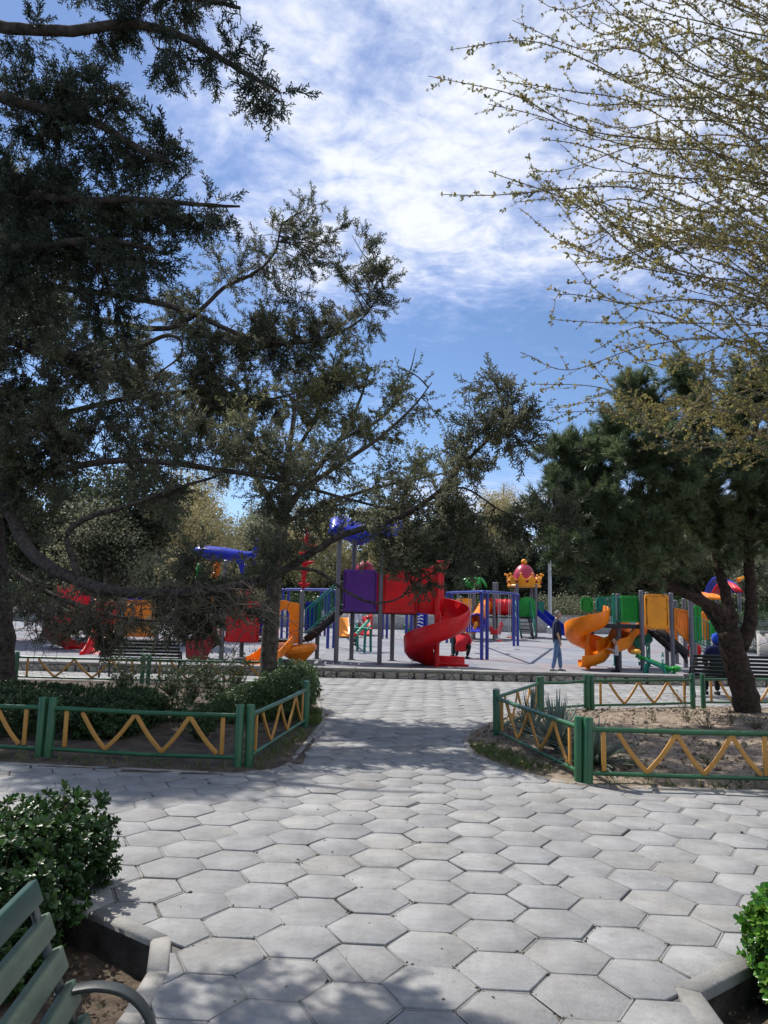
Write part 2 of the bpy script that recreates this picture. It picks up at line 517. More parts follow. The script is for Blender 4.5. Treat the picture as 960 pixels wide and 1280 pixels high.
# hexagonal slabs, each one slightly out of level, with mortar fillets in the joints
def lay_slab(tiles, P0, x, y, h, tx, ty):
    m_ = P0.mean(0); k_ = len(P0)
    rings = []
    for ins, z in ((0, -0.014), (0, -0.0028), (.0048, 0.0)):
        for q in P0:
            w = q + (m_ - q) * min(1, ins * 1.15 / max(.05, np.linalg.norm(m_ - q)))
            rings.append((w[0], w[1], z + h + tx * (w[0] - x) + ty * (w[1] - y)))
    fs = [(r_ * k_ + k, r_ * k_ + (k + 1) % k_, r_ * k_ + k_ + (k + 1) % k_, r_ * k_ + k_ + k) for r_ in (0, 1) for k in range(k_)]
    fs.append(tuple(range(2 * k_, 3 * k_)))
    tiles.add(rings, fs)
def hex_paving():
    pitch, joint = 0.388, 0.016
    s = pitch / math.sqrt(3)
    yaw = rad(-4.1)
    ca, sa = math.cos(yaw), math.sin(yaw)
    org = G(538.3, 1185)[:2]
    cells = []
    for i in range(-34, 38):
        for j in range(-16, 48):
            lx, ly = 1.5 * s * i, pitch * (j + 0.5 * (i % 2))
            cells.append((org[0] + lx * ca - ly * sa, org[1] + lx * sa + ly * ca))
    c = np.array(cells)
    dist = np.hypot(c[:, 0], c[:, 1])
    keep = (c[:, 1] > 0.6) & (c[:, 1] < 19.9) & (np.abs(c[:, 0]) < 1.2 + 0.62 * c[:, 1])
    beds = [inset(b, 0.035) for b in (BED_L, BED_R, BED_NL, BED_NR)]
    for bed in beds:
        keep &= ~inside(inset(bed, 0.20), c[:, 0], c[:, 1])
    c = c[keep]
    def clip(poly, bed):
        """cut a slab along the nearest edge of a bed"""
        ctr = poly.mean(0); best = None
        area = sum(bed[i - 1][0] * bed[i][1] - bed[i][0] * bed[i - 1][1] for i in range(len(bed)))
        sg = 1 if area > 0 else -1
        for i in range(len(bed)):
            a, b = bed[i - 1], bed[i]; e = b - a
            t = np.clip((ctr - a) @ e / (e @ e), 0, 1); d = np.linalg.norm(ctr - a - e * t)
            n = sg * np.array([e[1], -e[0]]) / np.linalg.norm(e)       # outward
            s = (ctr - a) @ n
            if best is None or d < best[0] - 1e-6 or (abs(d - best[0]) < 1e-6 and s > best[1]): best = (d, s, a, n)
        d, s, a, n = best
        if d > .30: return poly
        out = []
        for i in range(len(poly)):
            p, q = poly[i - 1], poly[i]; sp, sq = (p - a) @ n, (q - a) @ n
            if (sp > 0) != (sq > 0): out.append(p + (q - p) * sp / (sp - sq))
            if sq > 0: out.append(q)
        return np.array(out)
    tiles, mort = MB(), MB()
    ang = np.radians(np.arange(0, 360, 60)) + yaw
    R1 = s - joint / math.sqrt(3) * 1.0
    R0, Rb = R1, R1 - 0.006
    for (x, y) in c:
        h = random.gauss(0, 0.0022); tx, ty = random.gauss(0, 0.0065), random.gauss(0, 0.0065)
        da = random.gauss(0, 0.012)
        rr = R1 * (1 + random.gauss(0, 0.008))
        P0 = np.array([(x + rr * math.cos(a), y + rr * math.sin(a)) for a in ang + da])
        for bed in beds:
            if len(P0) > 2: P0 = clip(P0, bed)
        if len(P0) < 3: continue
        if np.abs(P0 - P0.mean(0)).max() < .05: continue
        Q0 = []
        for i_ in range(len(P0)):           # some corners are knocked off
            a_, b_, c_ = P0[i_ - 1], P0[i_], P0[(i_ + 1) % len(P0)]
            if random.random() < .06 and y < 12:
                u1, u2 = random.uniform(.008, .05), random.uniform(.008, .05)
                Q0 += [b_ + (a_ - b_) / np.linalg.norm(a_ - b_) * u1, b_ + (c_ - b_) / np.linalg.norm(c_ - b_) * u2]
            else: Q0.append(b_)
        pieces = [np.array(Q0)]
        if random.random() < .035 and y < 11:     # and a few slabs have cracked across
            ca_ = random.uniform(0, math.pi); nn = np.array([math.cos(ca_), math.sin(ca_)]); off_ = random.uniform(-.08, .08)
            pieces = []
            for sg in (1, -1):
                out_ = []
                ctr_ = P0.mean(0) + nn * (off_ + sg * .0022)
                for i_ in range(len(Q0)):
                    p_, q_ = Q0[i_ - 1], Q0[i_]; sp, sq = (p_ - ctr_) @ nn * sg, (q_ - ctr_) @ nn * sg
                    if (sp > 0) != (sq > 0): out_.append(p_ + (q_ - p_) * sp / (sp - sq))
                    if sq > 0: out_.append(q_)
                if len(out_) > 2: pieces.append(np.array(out_))
        for P0 in pieces: lay_slab(tiles, P0, x, y, h + (random.gauss(0, .002) if len(pieces) > 1 else 0), tx, ty)
        if y < 13:
            for k in range(3):      # fillets on three sides, the neighbours bring the others
                if random.random() < 0.10: continue
                a0, a1 = ang[k], ang[k] + math.pi / 3
                p0 = np.array([x + s * math.cos(a0), y + s * math.sin(a0)]); p1 = np.array([x + s * math.cos(a1), y + s * math.sin(a1)])
                ends = np.array([p0, (p0 + p1) / 2, p1])
                if any(inside(b_, ends[:, 0], ends[:, 1]).any() for b_ in (BED_L, BED_R, BED_NL, BED_NR)): continue
                e = p1 - p0; n_ = np.array([-e[1], e[0]]) / np.linalg.norm(e)
                w = random.uniform(0.0054, 0.0074); off = random.gauss(0, 0.0018)
                q0, q1 = p0 + e * 0.02 + n_ * off, p1 - e * 0.02 + n_ * (off + random.gauss(0, 0.001))
                z0 = random.uniform(-0.0045, -0.0008)
                mort.add([(*(q0 - n_ * w), z0 - .003), (*(q1 - n_ * w), z0 - .003), (*(q1), z0), (*(q0), z0), (*(q1 + n_ * w), z0 - .003), (*(q0 + n_ * w), z0 - .003)], [(0, 1, 2, 3), (3, 2, 4, 5)])
    o = tiles.build('paving', M_TILE); tag(o, kind='structure')
    o = mort.build('paving_joints', M_FILLET); tag(o, kind='structure')
hex_paving()

# soil of the beds
def soil_sheet(name, poly, z0, amp, m, step=0.12, x=(-12, 12), mound=0.06):
    poly = np.array(poly)
    xs = np.arange(max(poly[:, 0].min(), x[0]), min(poly[:, 0].max(), x[1]) + step, step)
    ys = np.arange(poly[:, 1].min(), poly[:, 1].max() + step, step)
    X, Y = np.meshgrid(xs, ys)
    def n2(f, s):
        r = np.random.default_rng(s); z = 0
        for k in range(5):
            a, ph = r.uniform(0, 6.3), r.uniform(0, 6.3)
            z = z + np.sin((X * math.cos(a) + Y * math.sin(a)) * f * r.uniform(.6, 1.5) + ph)
        return z / 5
    Z = z0 + amp * (n2(2.2, 1) + 0.6 * n2(6, 2) + 0.45 * n2(15, 3)) + rng.normal(0, amp * 0.22, X.shape)
    ins = inside(poly, X, Y)
    def seg_dist():
        D = np.full(X.shape, 9.0)
        for i in range(len(poly)):
            a, b = poly[i], poly[(i + 1) % len(poly)]
            e = b - a; t = np.clip(((X - a[0]) * e[0] + (Y - a[1]) * e[1]) / (e @ e), 0, 1)
            D = np.minimum(D, np.hypot(X - a[0] - t * e[0], Y - a[1] - t * e[1]))
        return D
    D = seg_dist()
    Z = Z + mound * np.clip(D / 0.8, 0, 1)
    Z = np.where(ins, Z, np.minimum(Z, z0))
    ok = ins | (D < step * 0.9)
    idx = np.arange(X.size).reshape(X.shape)
    f = np.stack([idx[:-1, :-1], idx[:-1, 1:], idx[1:, 1:], idx[1:, :-1]], -1).reshape(-1, 4)
    f = f[ok.ravel()[f].all(1)]
    mb = MB(); mb.add_np(np.stack([X, Y, Z], -1).reshape(-1, 3), f)
    return tag(mb.build(name, m, smooth=180), kind='structure')
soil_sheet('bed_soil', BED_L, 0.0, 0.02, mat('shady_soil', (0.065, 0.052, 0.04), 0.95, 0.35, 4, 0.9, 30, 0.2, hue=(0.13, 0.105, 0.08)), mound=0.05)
soil_sheet('bed_soil', BED_R, 0.0, 0.028, M_SOIL, step=0.06, mound=0.06)
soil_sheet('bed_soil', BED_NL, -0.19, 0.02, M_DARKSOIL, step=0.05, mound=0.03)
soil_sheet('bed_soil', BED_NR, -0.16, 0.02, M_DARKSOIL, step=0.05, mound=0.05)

def kerb_ring(name, poly, top, bottom, w, label, joints=0.9):
    """kerb stones laid along an outline, their inner face w inside it"""
    p = [np.array(q, float) for q in poly]
    mb = MB()
    q = inset(poly, w)
    k = len(p)
    for i in range(k):
        a, b, c, d = p[i], p[(i + 1) % k], q[(i + 1) % k], q[i]
        n = max(1, int(np.linalg.norm(b - a) / joints))
        for j in range(n):
            t0, t1 = j / n + (0.0006 if j else -0.0005), (j + 1) / n - (0.0006 if j < n - 1 else -0.0005)
            A, B, C_, D_ = a + (b - a) * t0, a + (b - a) * t1, d + (c - d) * t1, d + (c - d) * t0
            h = random.gauss(0, 0.004)
            ins = 0.012
            def mixp(u, v_): return u + (v_ - u) * (ins / w)
            At, Bt, Ct, Dt = mixp(A, D_), mixp(B, C_), mixp(C_, B), mixp(D_, A)
            v = [(*z, bottom) for z in (A, B, C_, D_)] + [(*z, top + h - 0.01) for z in (A, B, C_, D_)] + [(*z, top + h) for z in (At, Bt, Ct, Dt)]
            mb.add(v, [(0, 1, 5, 4), (1, 2, 6, 5), (2, 3, 7, 6), (3, 0, 4, 7), (4, 5, 9, 8), (5, 6, 10, 9), (6, 7, 11, 10), (7, 4, 8, 11), (8, 9, 10, 11)])
    o = mb.build(name, M_KERB)
    return tag(o, kind='structure')
kerb_ring('bed_kerb', BED_NL, 0.008, -0.3, 0.10, '')
kerb_ring('bed_kerb', BED_NR, 0.012, -0.3, 0.11, '')
M_KERB_SHADE = mat('painted_kerb_shade', (0.045, 0.040, 0.034), .95, .4, 6, .6, 40, .1, hue=(.09, .08, .068))  # dark colour stands in for the shade on the inner kerb faces
def shade_sheet(poly, d, top, bottom):  # added sheet just inside the kerb, painted dark as if shaded
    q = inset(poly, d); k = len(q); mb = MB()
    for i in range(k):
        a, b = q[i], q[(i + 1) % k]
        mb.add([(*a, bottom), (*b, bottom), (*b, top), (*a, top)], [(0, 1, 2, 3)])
    tag(mb.build('kerb_shade_sheet', M_KERB_SHADE), kind='structure')
shade_sheet(BED_NL, .104, -.022, -.3); shade_sheet(BED_NR, .114, -.03, -.3)
kerb_ring('bed_kerb', BED_L, 0.012, -0.1, 0.07, '')
kerb_ring('bed_kerb', BED_R, 0.016, -0.1, 0.07, '')

# ------------------------------------------------------------------ play surface behind its low stone kerb
def rubber():
    m = bpy.data.materials.new('rubber_tiles'); m.use_nodes = True
    N, L = m.node_tree.nodes, m.node_tree.links
    b = N['Principled BSDF']; b.inputs['Roughness'].default_value = 0.9; b.inputs['Specular IOR Level'].default_value = 0.25
    co = N.new('ShaderNodeTexCoord')
    br = N.new('ShaderNodeTexBrick')
    br.offset = 0.0
    br.inputs['Scale'].default_value = 1.0
    br.inputs['Brick Width'].default_value = 1.0; br.inputs['Row Height'].default_value = 1.0
    br.inputs['Mortar Size'].default_value = 0.012
    br.inputs['Color1'].default_value = (0.195, 0.20, 0.215, 1); br.inputs['Color2'].default_value = (0.24, 0.24, 0.258, 1)
    br.inputs['Mortar'].default_value = (0.14, 0.14, 0.15, 1)
    L.new(co.outputs['Object'], br.inputs['Vector'])
    vo = N.new('ShaderNodeTexVoronoi'); vo.feature = 'F1'; vo.distance = 'CHEBYCHEV'; vo.inputs['Scale'].default_value = 0.5; vo.inputs['Randomness'].default_value = 0.0
    L.new(co.outputs['Object'], vo.inputs['Vector'])
    se = N.new('ShaderNodeSeparateColor'); L.new(vo.outputs['Color'], se.inputs[0])
    rp = N.new('ShaderNodeMapRange'); rp.inputs[1].default_value = 0.80; rp.inputs[2].default_value = 0.84
    rp.inputs[4].default_value = 0.35
    L.new(se.outputs[0], rp.inputs[0])
    mx = N.new('ShaderNodeMixRGB'); mx.inputs[2].default_value = (0.26, 0.17, 0.17, 1)
    L.new(rp.outputs[0], mx.inputs[0]); L.new(br.outputs['Color'], mx.inputs[1])
    rq = N.new('ShaderNodeMapRange'); rq.inputs[1].default_value = 0.80; rq.inputs[2].default_value = 0.84; rq.inputs[4].default_value = 0.45
    L.new(se.outputs[1], rq.inputs[0])
    m2 = N.new('ShaderNodeMixRGB'); m2.inputs[2].default_value = (0.14, 0.165, 0.22, 1)
    L.new(rq.outputs[0], m2.inputs[0]); L.new(mx.outputs[0], m2.inputs[1])
    no = N.new('ShaderNodeTexNoise'); no.inputs['Scale'].default_value = 0.9; no.inputs['Detail'].default_value = 8
    L.new(co.outputs['Object'], no.inputs['Vector'])
    mr = N.new('ShaderNodeMapRange'); mr.inputs[1].default_value = 0.3; mr.inputs[2].default_value = 0.7; mr.inputs[3].default_value = 0.85; mr.inputs[4].default_value = 1.1
    L.new(no.outputs['Fac'], mr.inputs[0])
    sc = N.new('ShaderNodeVectorMath'); sc.operation = 'SCALE'
    L.new(m2.outputs[0], sc.inputs[0]); L.new(mr.outputs[0], sc.inputs['Scale'])
    L.new(sc.outputs[0], b.inputs['Base Color'])
    return m
y0, y1 = 20.0, 48.4
tag(MB().add([(-60, y0, zplay(y0)), (60, y0, zplay(y0)), (60, y1, zplay(y1)), (-60, y1, zplay(y1))], [(0, 1, 2, 3)]).build('play_surface', rubber()), kind='structure')

def stone_material(name, c1, c2, joint, scale):
    m = bpy.data.materials.new(name); m.use_nodes = True
    N, L = m.node_tree.nodes, m.node_tree.links
    b = N['Principled BSDF']; b.inputs['Roughness'].default_value = 0.9
    co = N.new('ShaderNodeTexCoord')
    v1 = N.new('ShaderNodeTexVoronoi'); v1.inputs['Scale'].default_value = scale
    v2 = N.new('ShaderNodeTexVoronoi'); v2.feature = 'DISTANCE_TO_EDGE'; v2.inputs['Scale'].default_value = scale
    nz = N.new('ShaderNodeTexNoise'); nz.inputs['Scale'].default_value = 12; nz.inputs['Detail'].default_value = 7
    L.new(co.outputs['Object'], nz.inputs['Vector'])
    for v in (v1, v2): L.new(co.outputs['Object'], v.inputs['Vector'])
    se = N.new('ShaderNodeSeparateColor'); L.new(v1.outputs['Color'], se.inputs[0])
    mx = N.new('ShaderNodeMixRGB'); mx.inputs[1].default_value = (*c1, 1); mx.inputs[2].default_value = (*c2, 1); L.new(se.outputs[0], mx.inputs[0])
    m0 = N.new('ShaderNodeMixRGB'); m0.blend_type = 'MULTIPLY'; m0.inputs[0].default_value = 0.6
    L.new(mx.outputs[0], m0.inputs[1]); L.new(nz.outputs['Color'], m0.inputs[2])
    r = N.new('ShaderNodeMapRange'); r.inputs[1].default_value = 0.02; r.inputs[2].default_value = 0.07; L.new(v2.outputs['Distance'], r.inputs[0])
    m3 = N.new('ShaderNodeMixRGB'); m3.inputs[1].default_value = (*joint, 1); L.new(r.outputs[0], m3.inputs[0]); L.new(m0.outputs[0], m3.inputs[2])
    L.new(m3.outputs[0], b.inputs['Base Color'])
    bu = N.new('ShaderNodeBump'); bu.inputs['Strength'].default_value = 0.8; bu.inputs['Distance'].default_value = 0.03
    L.new(r.outputs[0], bu.inputs['Height']); L.new(bu.outputs[0], b.inputs['Normal'])
    return m
M_RUBBLE = stone_material('rubble_stone', (0.42, 0.37, 0.29), (0.60, 0.54, 0.44), (0.22, 0.19, 0.16), 4.2)
M_WALLSTONE = stone_material('grey_wall_stone', (0.36, 0.35, 0.34), (0.52, 0.50, 0.47), (0.30, 0.29, 0.28), 2.6)

def stone_kerb():
    """low kerb of rubble stones under a pale coping, along the whole play surface"""
    root = thing('stone_kerb', (0, 19.65, 0), 'long low kerb of rubble stones with pale coping edging the play surface', 'kerb')
    st = MB()
    x = -24.0
    while x < 26:
        w = random.uniform(0.22, 0.62)
        n = 10
        zb, zt = -0.02, 0.185
        dy = random.uniform(-0.02, 0.012)
        a = np.linspace(0, 2 * math.pi, 12, endpoint=False)
        cx_, cz_ = x + w / 2, (zb + zt) / 2
        outl = []
        for t in a:
            ca, sa = math.cos(t), math.sin(t)
            px_ = math.copysign(abs(ca) ** 0.35, ca) * w * 0.485; pz_ = math.copysign(abs(sa) ** 0.35, sa) * (zt - zb) * 0.49
            outl.append((px_ * random.uniform(.92, 1.0), pz_ * random.uniform(.9, 1.0)))
        r0 = [(cx_ + u, 19.85, cz_ + v) for u, v in outl]
        r1 = [(cx_ + u, 19.66 + dy, cz_ + v) for u, v in outl]
        r2 = [(cx_ + u * .86, 19.625 + dy, cz_ + v * .8) for u, v in outl]
        st.loft([r2, r1, r0][::-1])
        x += w
    st.build('stone', M_RUBBLE, root, smooth=40)
    mb = MB()
    mb.box((0, 19.86, 0.08), (50, 0.36, 0.2))
    mb.build('core', M_MORTAR, root)
    cp = MB(); x = -24.0
    while x < 26:
        w = random.uniform(0.8, 1.5)
        d = random.uniform(-0.015, 0.01)
        cp.box((x + w / 2, 19.86 + d, 0.215 + random.gauss(0, 0.004)), (w - 0.012, 0.50, 0.065))
        x += w
    cp.build('coping', M_KERB, root, bevel=0.012)
stone_kerb()

def retaining_wall(name, a, b, h, th, label):
    a, b = np.array(a, float), np.array(b, float)
    root = thing(name, ((a + b) / 2).tolist(), label, 'wall')
    mid_up = np.array([0, 0, h / 2])
    MB().bar(a + mid_up, b + mid_up, th, h + 0.6).build('wall_face', M_WALLSTONE, root)
    t = np.array([0, 0, h + 0.3 + 0.04])
    MB().bar(a + t, b + t, th + 0.12, 0.085).build('coping', M_KERB, root, bevel=0.01)
zw = zplay(48)
retaining_wall('retaining_wall', (-34, 47.5, zw - 0.1), (34, 48.3, zw - 0.1), 0.85, 0.5, 'long grey stone retaining wall across the back of the playground')
retaining_wall('garden_wall', (15.2, 30.2, 0.2), (24.5, 28.5, 0.2), 0.75, 0.4, 'pale stone wall at the right edge behind the pine trunk')
tag(MB().add([(-120, 48.6, zw + 0.75), (120, 48.9, zw + 0.75), (160, 300, 6), (-160, 300, 6)], [(0, 1, 2, 3)]).build('upper_lawn', M_GRASS), kind='structure')
# ================================================================== FENCES
M_GREEN = mat('green_paint', (0.016, 0.098, 0.034), 0.42, 0.25, 3, 0.08, 60, 0.5, coat=0.15, dirt=((0.06, 0.075, 0.05), 7, 0.56, 0.75))
M_YELLOW = mat('yellow_paint', (0.47, 0.225, 0.04), 0.55, 0.15, 4, 0.08, 60, 0.5, dirt=((0.25, 0.16, 0.07), 9, 0.55, 0.8))
FG = 'low green and yellow fence panels round the beds'
def fence_panel(a, b, label, zig=True, h=0.66, r=0.046, za=0.0):
    a, b = np.array([*a, za]), np.array([*b, za])
    L_ = np.linalg.norm(b - a); e = (b - a) / L_
    root = thing('fence_panel', a, label, 'fence panel', FG)
    z = np.array([0, 0, 1.])
    for p in (a, b):
        lean = np.array([random.gauss(0, .006), random.gauss(0, .006), 0])
        MB().tube([p - z * .1, p + z * (h - .012) + lean, p + z * (h - .004) + lean, p + z * h + lean], [r, r, r * .93, r * .6], 14).build('post', M_GREEN, root, smooth=35)
    for hh, rr in ((.545, .026), (.115, .022)):
        q0, q1 = a + e * r * .8 + z * (hh + random.gauss(0, .004)), b - e * r * .8 + z * (hh + random.gauss(0, .004))
        mid = (q0 + q1) / 2 - z * abs(random.gauss(0, .006))
        MB().tube([q0, (q0 + mid) / 2, mid, (mid + q1) / 2, q1], rr, 10).build('rail', M_GREEN, root, smooth=50)
    if zig:
        n = np.cross(e, z)
        top, bot = .521, .135
        for t in (.085, .915):
            MB().bar(a + e * L_ * t + z * bot, a + e * L_ * t + z * top, .022, .046, up=e).build('end_bar', M_YELLOW, root, bevel=.004)
        ts = np.linspace(.165, .895, 6) + rng.normal(size=6) * .006
        zz = [top, bot, top, bot, top, bot]
        pts = []
        for k in range(5):
            p0, p1 = a + e * L_ * ts[k] + z * zz[k], a + e * L_ * ts[k + 1] + z * zz[k + 1]
            for t in np.linspace(.02, .98, 7):
                q = p0 + (p1 - p0) * t
                pts.append(q - z * math.sin(math.pi * t) * .030)      # the bars sag a little
        MB().sweep(pts, .022, .046, n).build('zigzag', M_YELLOW, root, bevel=.005)
    return root
fence_panel((-3.62, 8.40), (-1.49, 8.13), 'fence panel in the shade before the clipped hedge, left foreground')
fence_panel((-5.9, 8.70), (-3.73, 8.42), 'fence panel cut by the left edge of the photo')
fence_panel((-1.38, 8.17), (-1.07, 11.05), 'fence panel running back along the left side of the paved path')
fence_panel((-1.08, 11.16), (-1.72, 13.9), 'fence panel hidden in the boxwood bush beside the path')
fence_panel((-5.10, 16.6), (-2.2, 16.6), 'far fence panel between the spring tree trunk and the park bench')
fence_panel((-8.0, 16.6), (-5.23, 16.6), 'far fence panel just before the bench on the left')
fence_panel((-10.9, 16.6), (-8.13, 16.6), 'far fence panel beside the big juniper trunk')
fence_panel((2.115, 7.75), (4.05, 7.68), 'sunlit fence panel in front of the bare soil, right foreground', r=.049)
fence_panel((1.61, 10.42), (2.045, 7.815), 'fence panel along the right side of the path beside the yucca', r=.049)
fence_panel((1.615, 10.53), (2.70, 12.85), 'fence panel slanting back from the path corner to the rear of the right bed')
fence_panel((2.76, 12.94), (3.70, 13.58), 'short fence panel of two bare rails without zigzag bars', zig=False, r=.049)
fence_panel((3.81, 13.63), (5.95, 14.40), 'fence panel at the back of the right bed before the bench', r=.049)
fence_panel((6.18, 14.47), (8.3, 15.1), 'fence panel behind the pine trunk')

# ================================================================== TREES
def strips(segs):
    """template of thin quads: (start, end, width, side direction)"""
    v, f = [], []
    for a, b, w, s in segs:
        a, b, s = np.array(a, float), np.array(b, float), np.array(s, float)
        k = len(v)
        v += [a - s * w * .5, a + s * w * .5, b + s * w * .3, b - s * w * .3]
        f.append((k, k + 1, k + 2, k + 3))
    return np.array(v), np.array(f)
def t_juniper():
    r = np.random.default_rng(3)
    segs = [((0, 0, 0), (1, 0, 0), .05, (0, 1, 0))]
    for i, t in enumerate(np.linspace(.1, .92, 11)):
        az = i * 2.4
        l = .36 * (1.1 - .6 * t) * r.uniform(.8, 1.25)
        o = np.array([0, math.cos(az), math.sin(az)])
        d = np.array([.75, 0, 0]) + o * .75
        a = np.array([t, 0, 0]); b = a + d * l
        s = np.cross(d, [0, -math.sin(az), math.cos(az)]); s /= np.linalg.norm(s)
        s2 = np.cross(d, s); s2 /= np.linalg.norm(s2)
        segs.append((a, b, .085, s2 if i % 2 else s))
        segs.append((a + d * l * .45, a + d * l * .45 + (d * .7 + s2 * .5) * l * .5, .06, s))
    return strips(segs)
def t_pine(n=30):
    r = np.random.default_rng(5)
    segs = []
    for i in range(n):
        az = r.uniform(0, 6.28); sp = r.uniform(.15, 1.15)
        d = np.array([math.cos(sp), math.sin(sp) * math.cos(az), math.sin(sp) * math.sin(az)])
        a = np.array([r.uniform(-.55, .15), 0, 0]); b = a + d * r.uniform(.7, 1.05)
        s = np.cross(d, r.normal(size=3)); s /= np.linalg.norm(s)
        segs.append((a, b, .058, s))
    return strips(segs)
def t_leaves(n, spread=.6, w=.5, seed=1, size=(.35, .6)):
    """a loose rosette of n diamond leaves"""
    r = np.random.default_rng(seed)
    v, f = [], []
    for i in range(n):
        az = r.uniform(0, 6.28); sp = r.uniform(.2, 1.4)
        d = np.array([math.cos(sp), math.sin(sp) * math.cos(az), math.sin(sp) * math.sin(az)])
        a = np.array([r.uniform(-1, .3) * spread, r.normal() * .12 * spread, r.normal() * .12 * spread])
        l = r.uniform(*size)
        s = np.cross(d, r.normal(size=3)); s /= np.linalg.norm(s)
        nn = np.cross(d, s)
        k = len(v)
        v += [a, a + d * l * .45 + s * w * l * .5 + nn * l * .07, a + d * l, a + d * l * .45 - s * w * l * .5 + nn * l * .07]
        f.append((k, k + 1, k + 2, k + 3))
    return np.array(v), np.array(f)
def t_clump(n, seed=1, size=(.25, .5)):
    r = np.random.default_rng(seed)
    v, f = [], []
    for i in range(n):
        c = r.normal(size=3) * .42
        d = r.normal(size=3); d /= np.linalg.norm(d)
        s = np.cross(d, r.normal(size=3)); s /= np.linalg.norm(s)
        l = r.uniform(*size)
        k = len(v)
        v += [c - d * l * .5, c + s * l * .3, c + d * l * .5, c - s * l * .3]
        f.append((k, k + 1, k + 2, k + 3))
    return np.array(v), np.array(f)
T_JUN, T_PINE = t_juniper(), t_pine()
T_BUD = t_leaves(5, .5, .55, 4, (.45, .8))
T_SPRING = t_leaves(7, 1.0, .5, 9, (.4, .7))
T_CLUMP = t_clump(16, 2)
T_CLUMP2 = t_clump(14, 8, (.2, .38))

def bark(name, c1, c2, sc=14):
    m = mat(name, c1, 0.95, 0.3, sc, 1.0, sc * 2.5, 0.15, hue=c2)
    return m
M_BARK_J = bark('juniper_bark', (0.035, 0.028, 0.024), (0.105, 0.088, 0.075))
M_BARK_S = bark('grey_brown_bark', (0.06, 0.05, 0.04), (0.17, 0.145, 0.115))
M_BARK_P = bark('pine_bark', (0.03, 0.022, 0.018), (0.085, 0.06, 0.047))
M_TWIG = mat('twig_bark', (0.10, 0.075, 0.055), 0.9, 0.3, 20)
M_JUN = mat('juniper_foliage', (0.080, 0.100, 0.064), 0.6, 0.3, 1.2, 0, 1, 0.35, island=0.5, trans=0.42, hue=(0.180, 0.178, 0.108))
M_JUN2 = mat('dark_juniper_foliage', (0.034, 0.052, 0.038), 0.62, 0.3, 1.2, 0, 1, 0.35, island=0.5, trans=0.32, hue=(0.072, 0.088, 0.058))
M_PINE = mat('pine_needles', (0.085, 0.130, 0.062), 0.40, 0.3, 1.0, 0, 1, 0.6, island=0.55, trans=0.30, hue=(0.195, 0.245, 0.115))
M_BUD = mat('elm_buds', (0.185, 0.172, 0.066), 0.6, 0.3, 1.0, 0, 1, 0.3, island=0.45, trans=0.5, hue=(0.32, 0.275, 0.09))
M_SPRING = mat('spring_leaves', (0.18, 0.20, 0.085), 0.55, 0.3, 1.0, 0, 1, 0.35, island=0.4, trans=0.48, hue=(0.29, 0.285, 0.13))

def ellipsoid(n):
    p = rng.normal(size=(n, 3)); p /= np.linalg.norm(p, axis=1, keepdims=True)
    return p * rng.uniform(0, 1, (n, 1)) ** (1 / 2.2)
def bent(a, b, sag, n, wob=.06):
    t = np.linspace(0, 1, n)[:, None]
    L_ = np.linalg.norm(b - a)
    p = a + (b - a) * t
    p = p + np.array([0, 0, sag * L_]) * np.sin(math.pi * t)
    p[1:-1] += rng.normal(size=(n - 2, 3)) * wob * L_
    return p
def crown(limbs, blobs, wood, dens, tw_len, tw_n, sp_n, sag=.08, lift=0.0, out=0.6, sub_r=(.016, .005), twig_r=.0035, depth=None):
    """limbs: list of (points, radii); blobs: (px, py, Y, rx px, rz px[, ry m]).
    Sub-branches run from the nearest limb into each foliage mass, twigs from those; returns spray positions and directions."""
    S = np.concatenate([l[0] for l in limbs])
    pos, dirs = [], []
    for bl in blobs:
        c = P(bl[0], bl[1], bl[2])
        rx, rz = bl[3] * bl[2] / FPX, bl[4] * bl[2] / FPX
        ry = bl[5] if len(bl) > 5 and bl[5] else (rx + rz) * .5 * .8
        m = bl[6] if len(bl) > 6 else 1.0
        n = max(3, int(dens * m * (rx * ry * rz) ** (2 / 3)))
        for q in ellipsoid(n):
            e = c + q * np.array([rx, ry, rz])
            w = S - e
            i = np.argmin((w ** 2).sum(1) * rng.uniform(.8, 1.2, len(S)))
            a = S[i]
            L_ = np.linalg.norm(e - a)
            if L_ < .05: continue
            k = max(4, min(9, int(L_ / .25)))
            br = bent(a, e, sag, k, .035 if L_ < 1 else .018)
            if L_ > .6: br = smooth_path(br, 3); k = len(br)
            r0 = sub_r[0] * min(1.1, max(.5, L_))
            wood.tube(br, np.linspace(r0, sub_r[1], k), 5, cap=False)
            od = (e - c) / max(np.linalg.norm(e - c), .05)
            bd = (br[-1] - br[-2]); bd /= np.linalg.norm(bd)
            for _ in range(rng.poisson(tw_n)):
                t = 1 - abs(rng.normal()) * .42
                t = max(.15, min(1, t))
                s = br[0] + 0 * e if k < 2 else br[min(k - 1, int(t * (k - 1)))]
                d = rng.normal(size=3) * .75 + bd * .55 + od * out + np.array([0, 0, lift])
                d /= np.linalg.norm(d)
                l = tw_len * rng.uniform(.5, 1.25)
                tip = s + d * l
                tw = bent(s, tip, rng.normal() * .05, 4, .03)
                wood.tube(tw, [twig_r, twig_r * .8, twig_r * .6, twig_r * .4], 3, cap=False)
                m_ = sp_n
                tt = np.linspace(.25, 1, m_)
                for u in tt:
                    x = u * 3; j = min(2, int(x))
                    p = tw[j] + (tw[j + 1] - tw[j]) * (x - j)
                    sd = d + rng.normal(size=3) * .55
                    pos.append(p); dirs.append(sd)
    return np.array(pos), np.array(dirs)
def limb(pix, r0, r1, n=5, pw=1.0):
    """a limb measured in the photo: (px, py, Y) points"""
    pts = smooth_path([P(*q) for q in pix], n)
    t = np.linspace(0, 1, len(pts)) ** pw
    return pts, r0 + (r1 - r0) * t
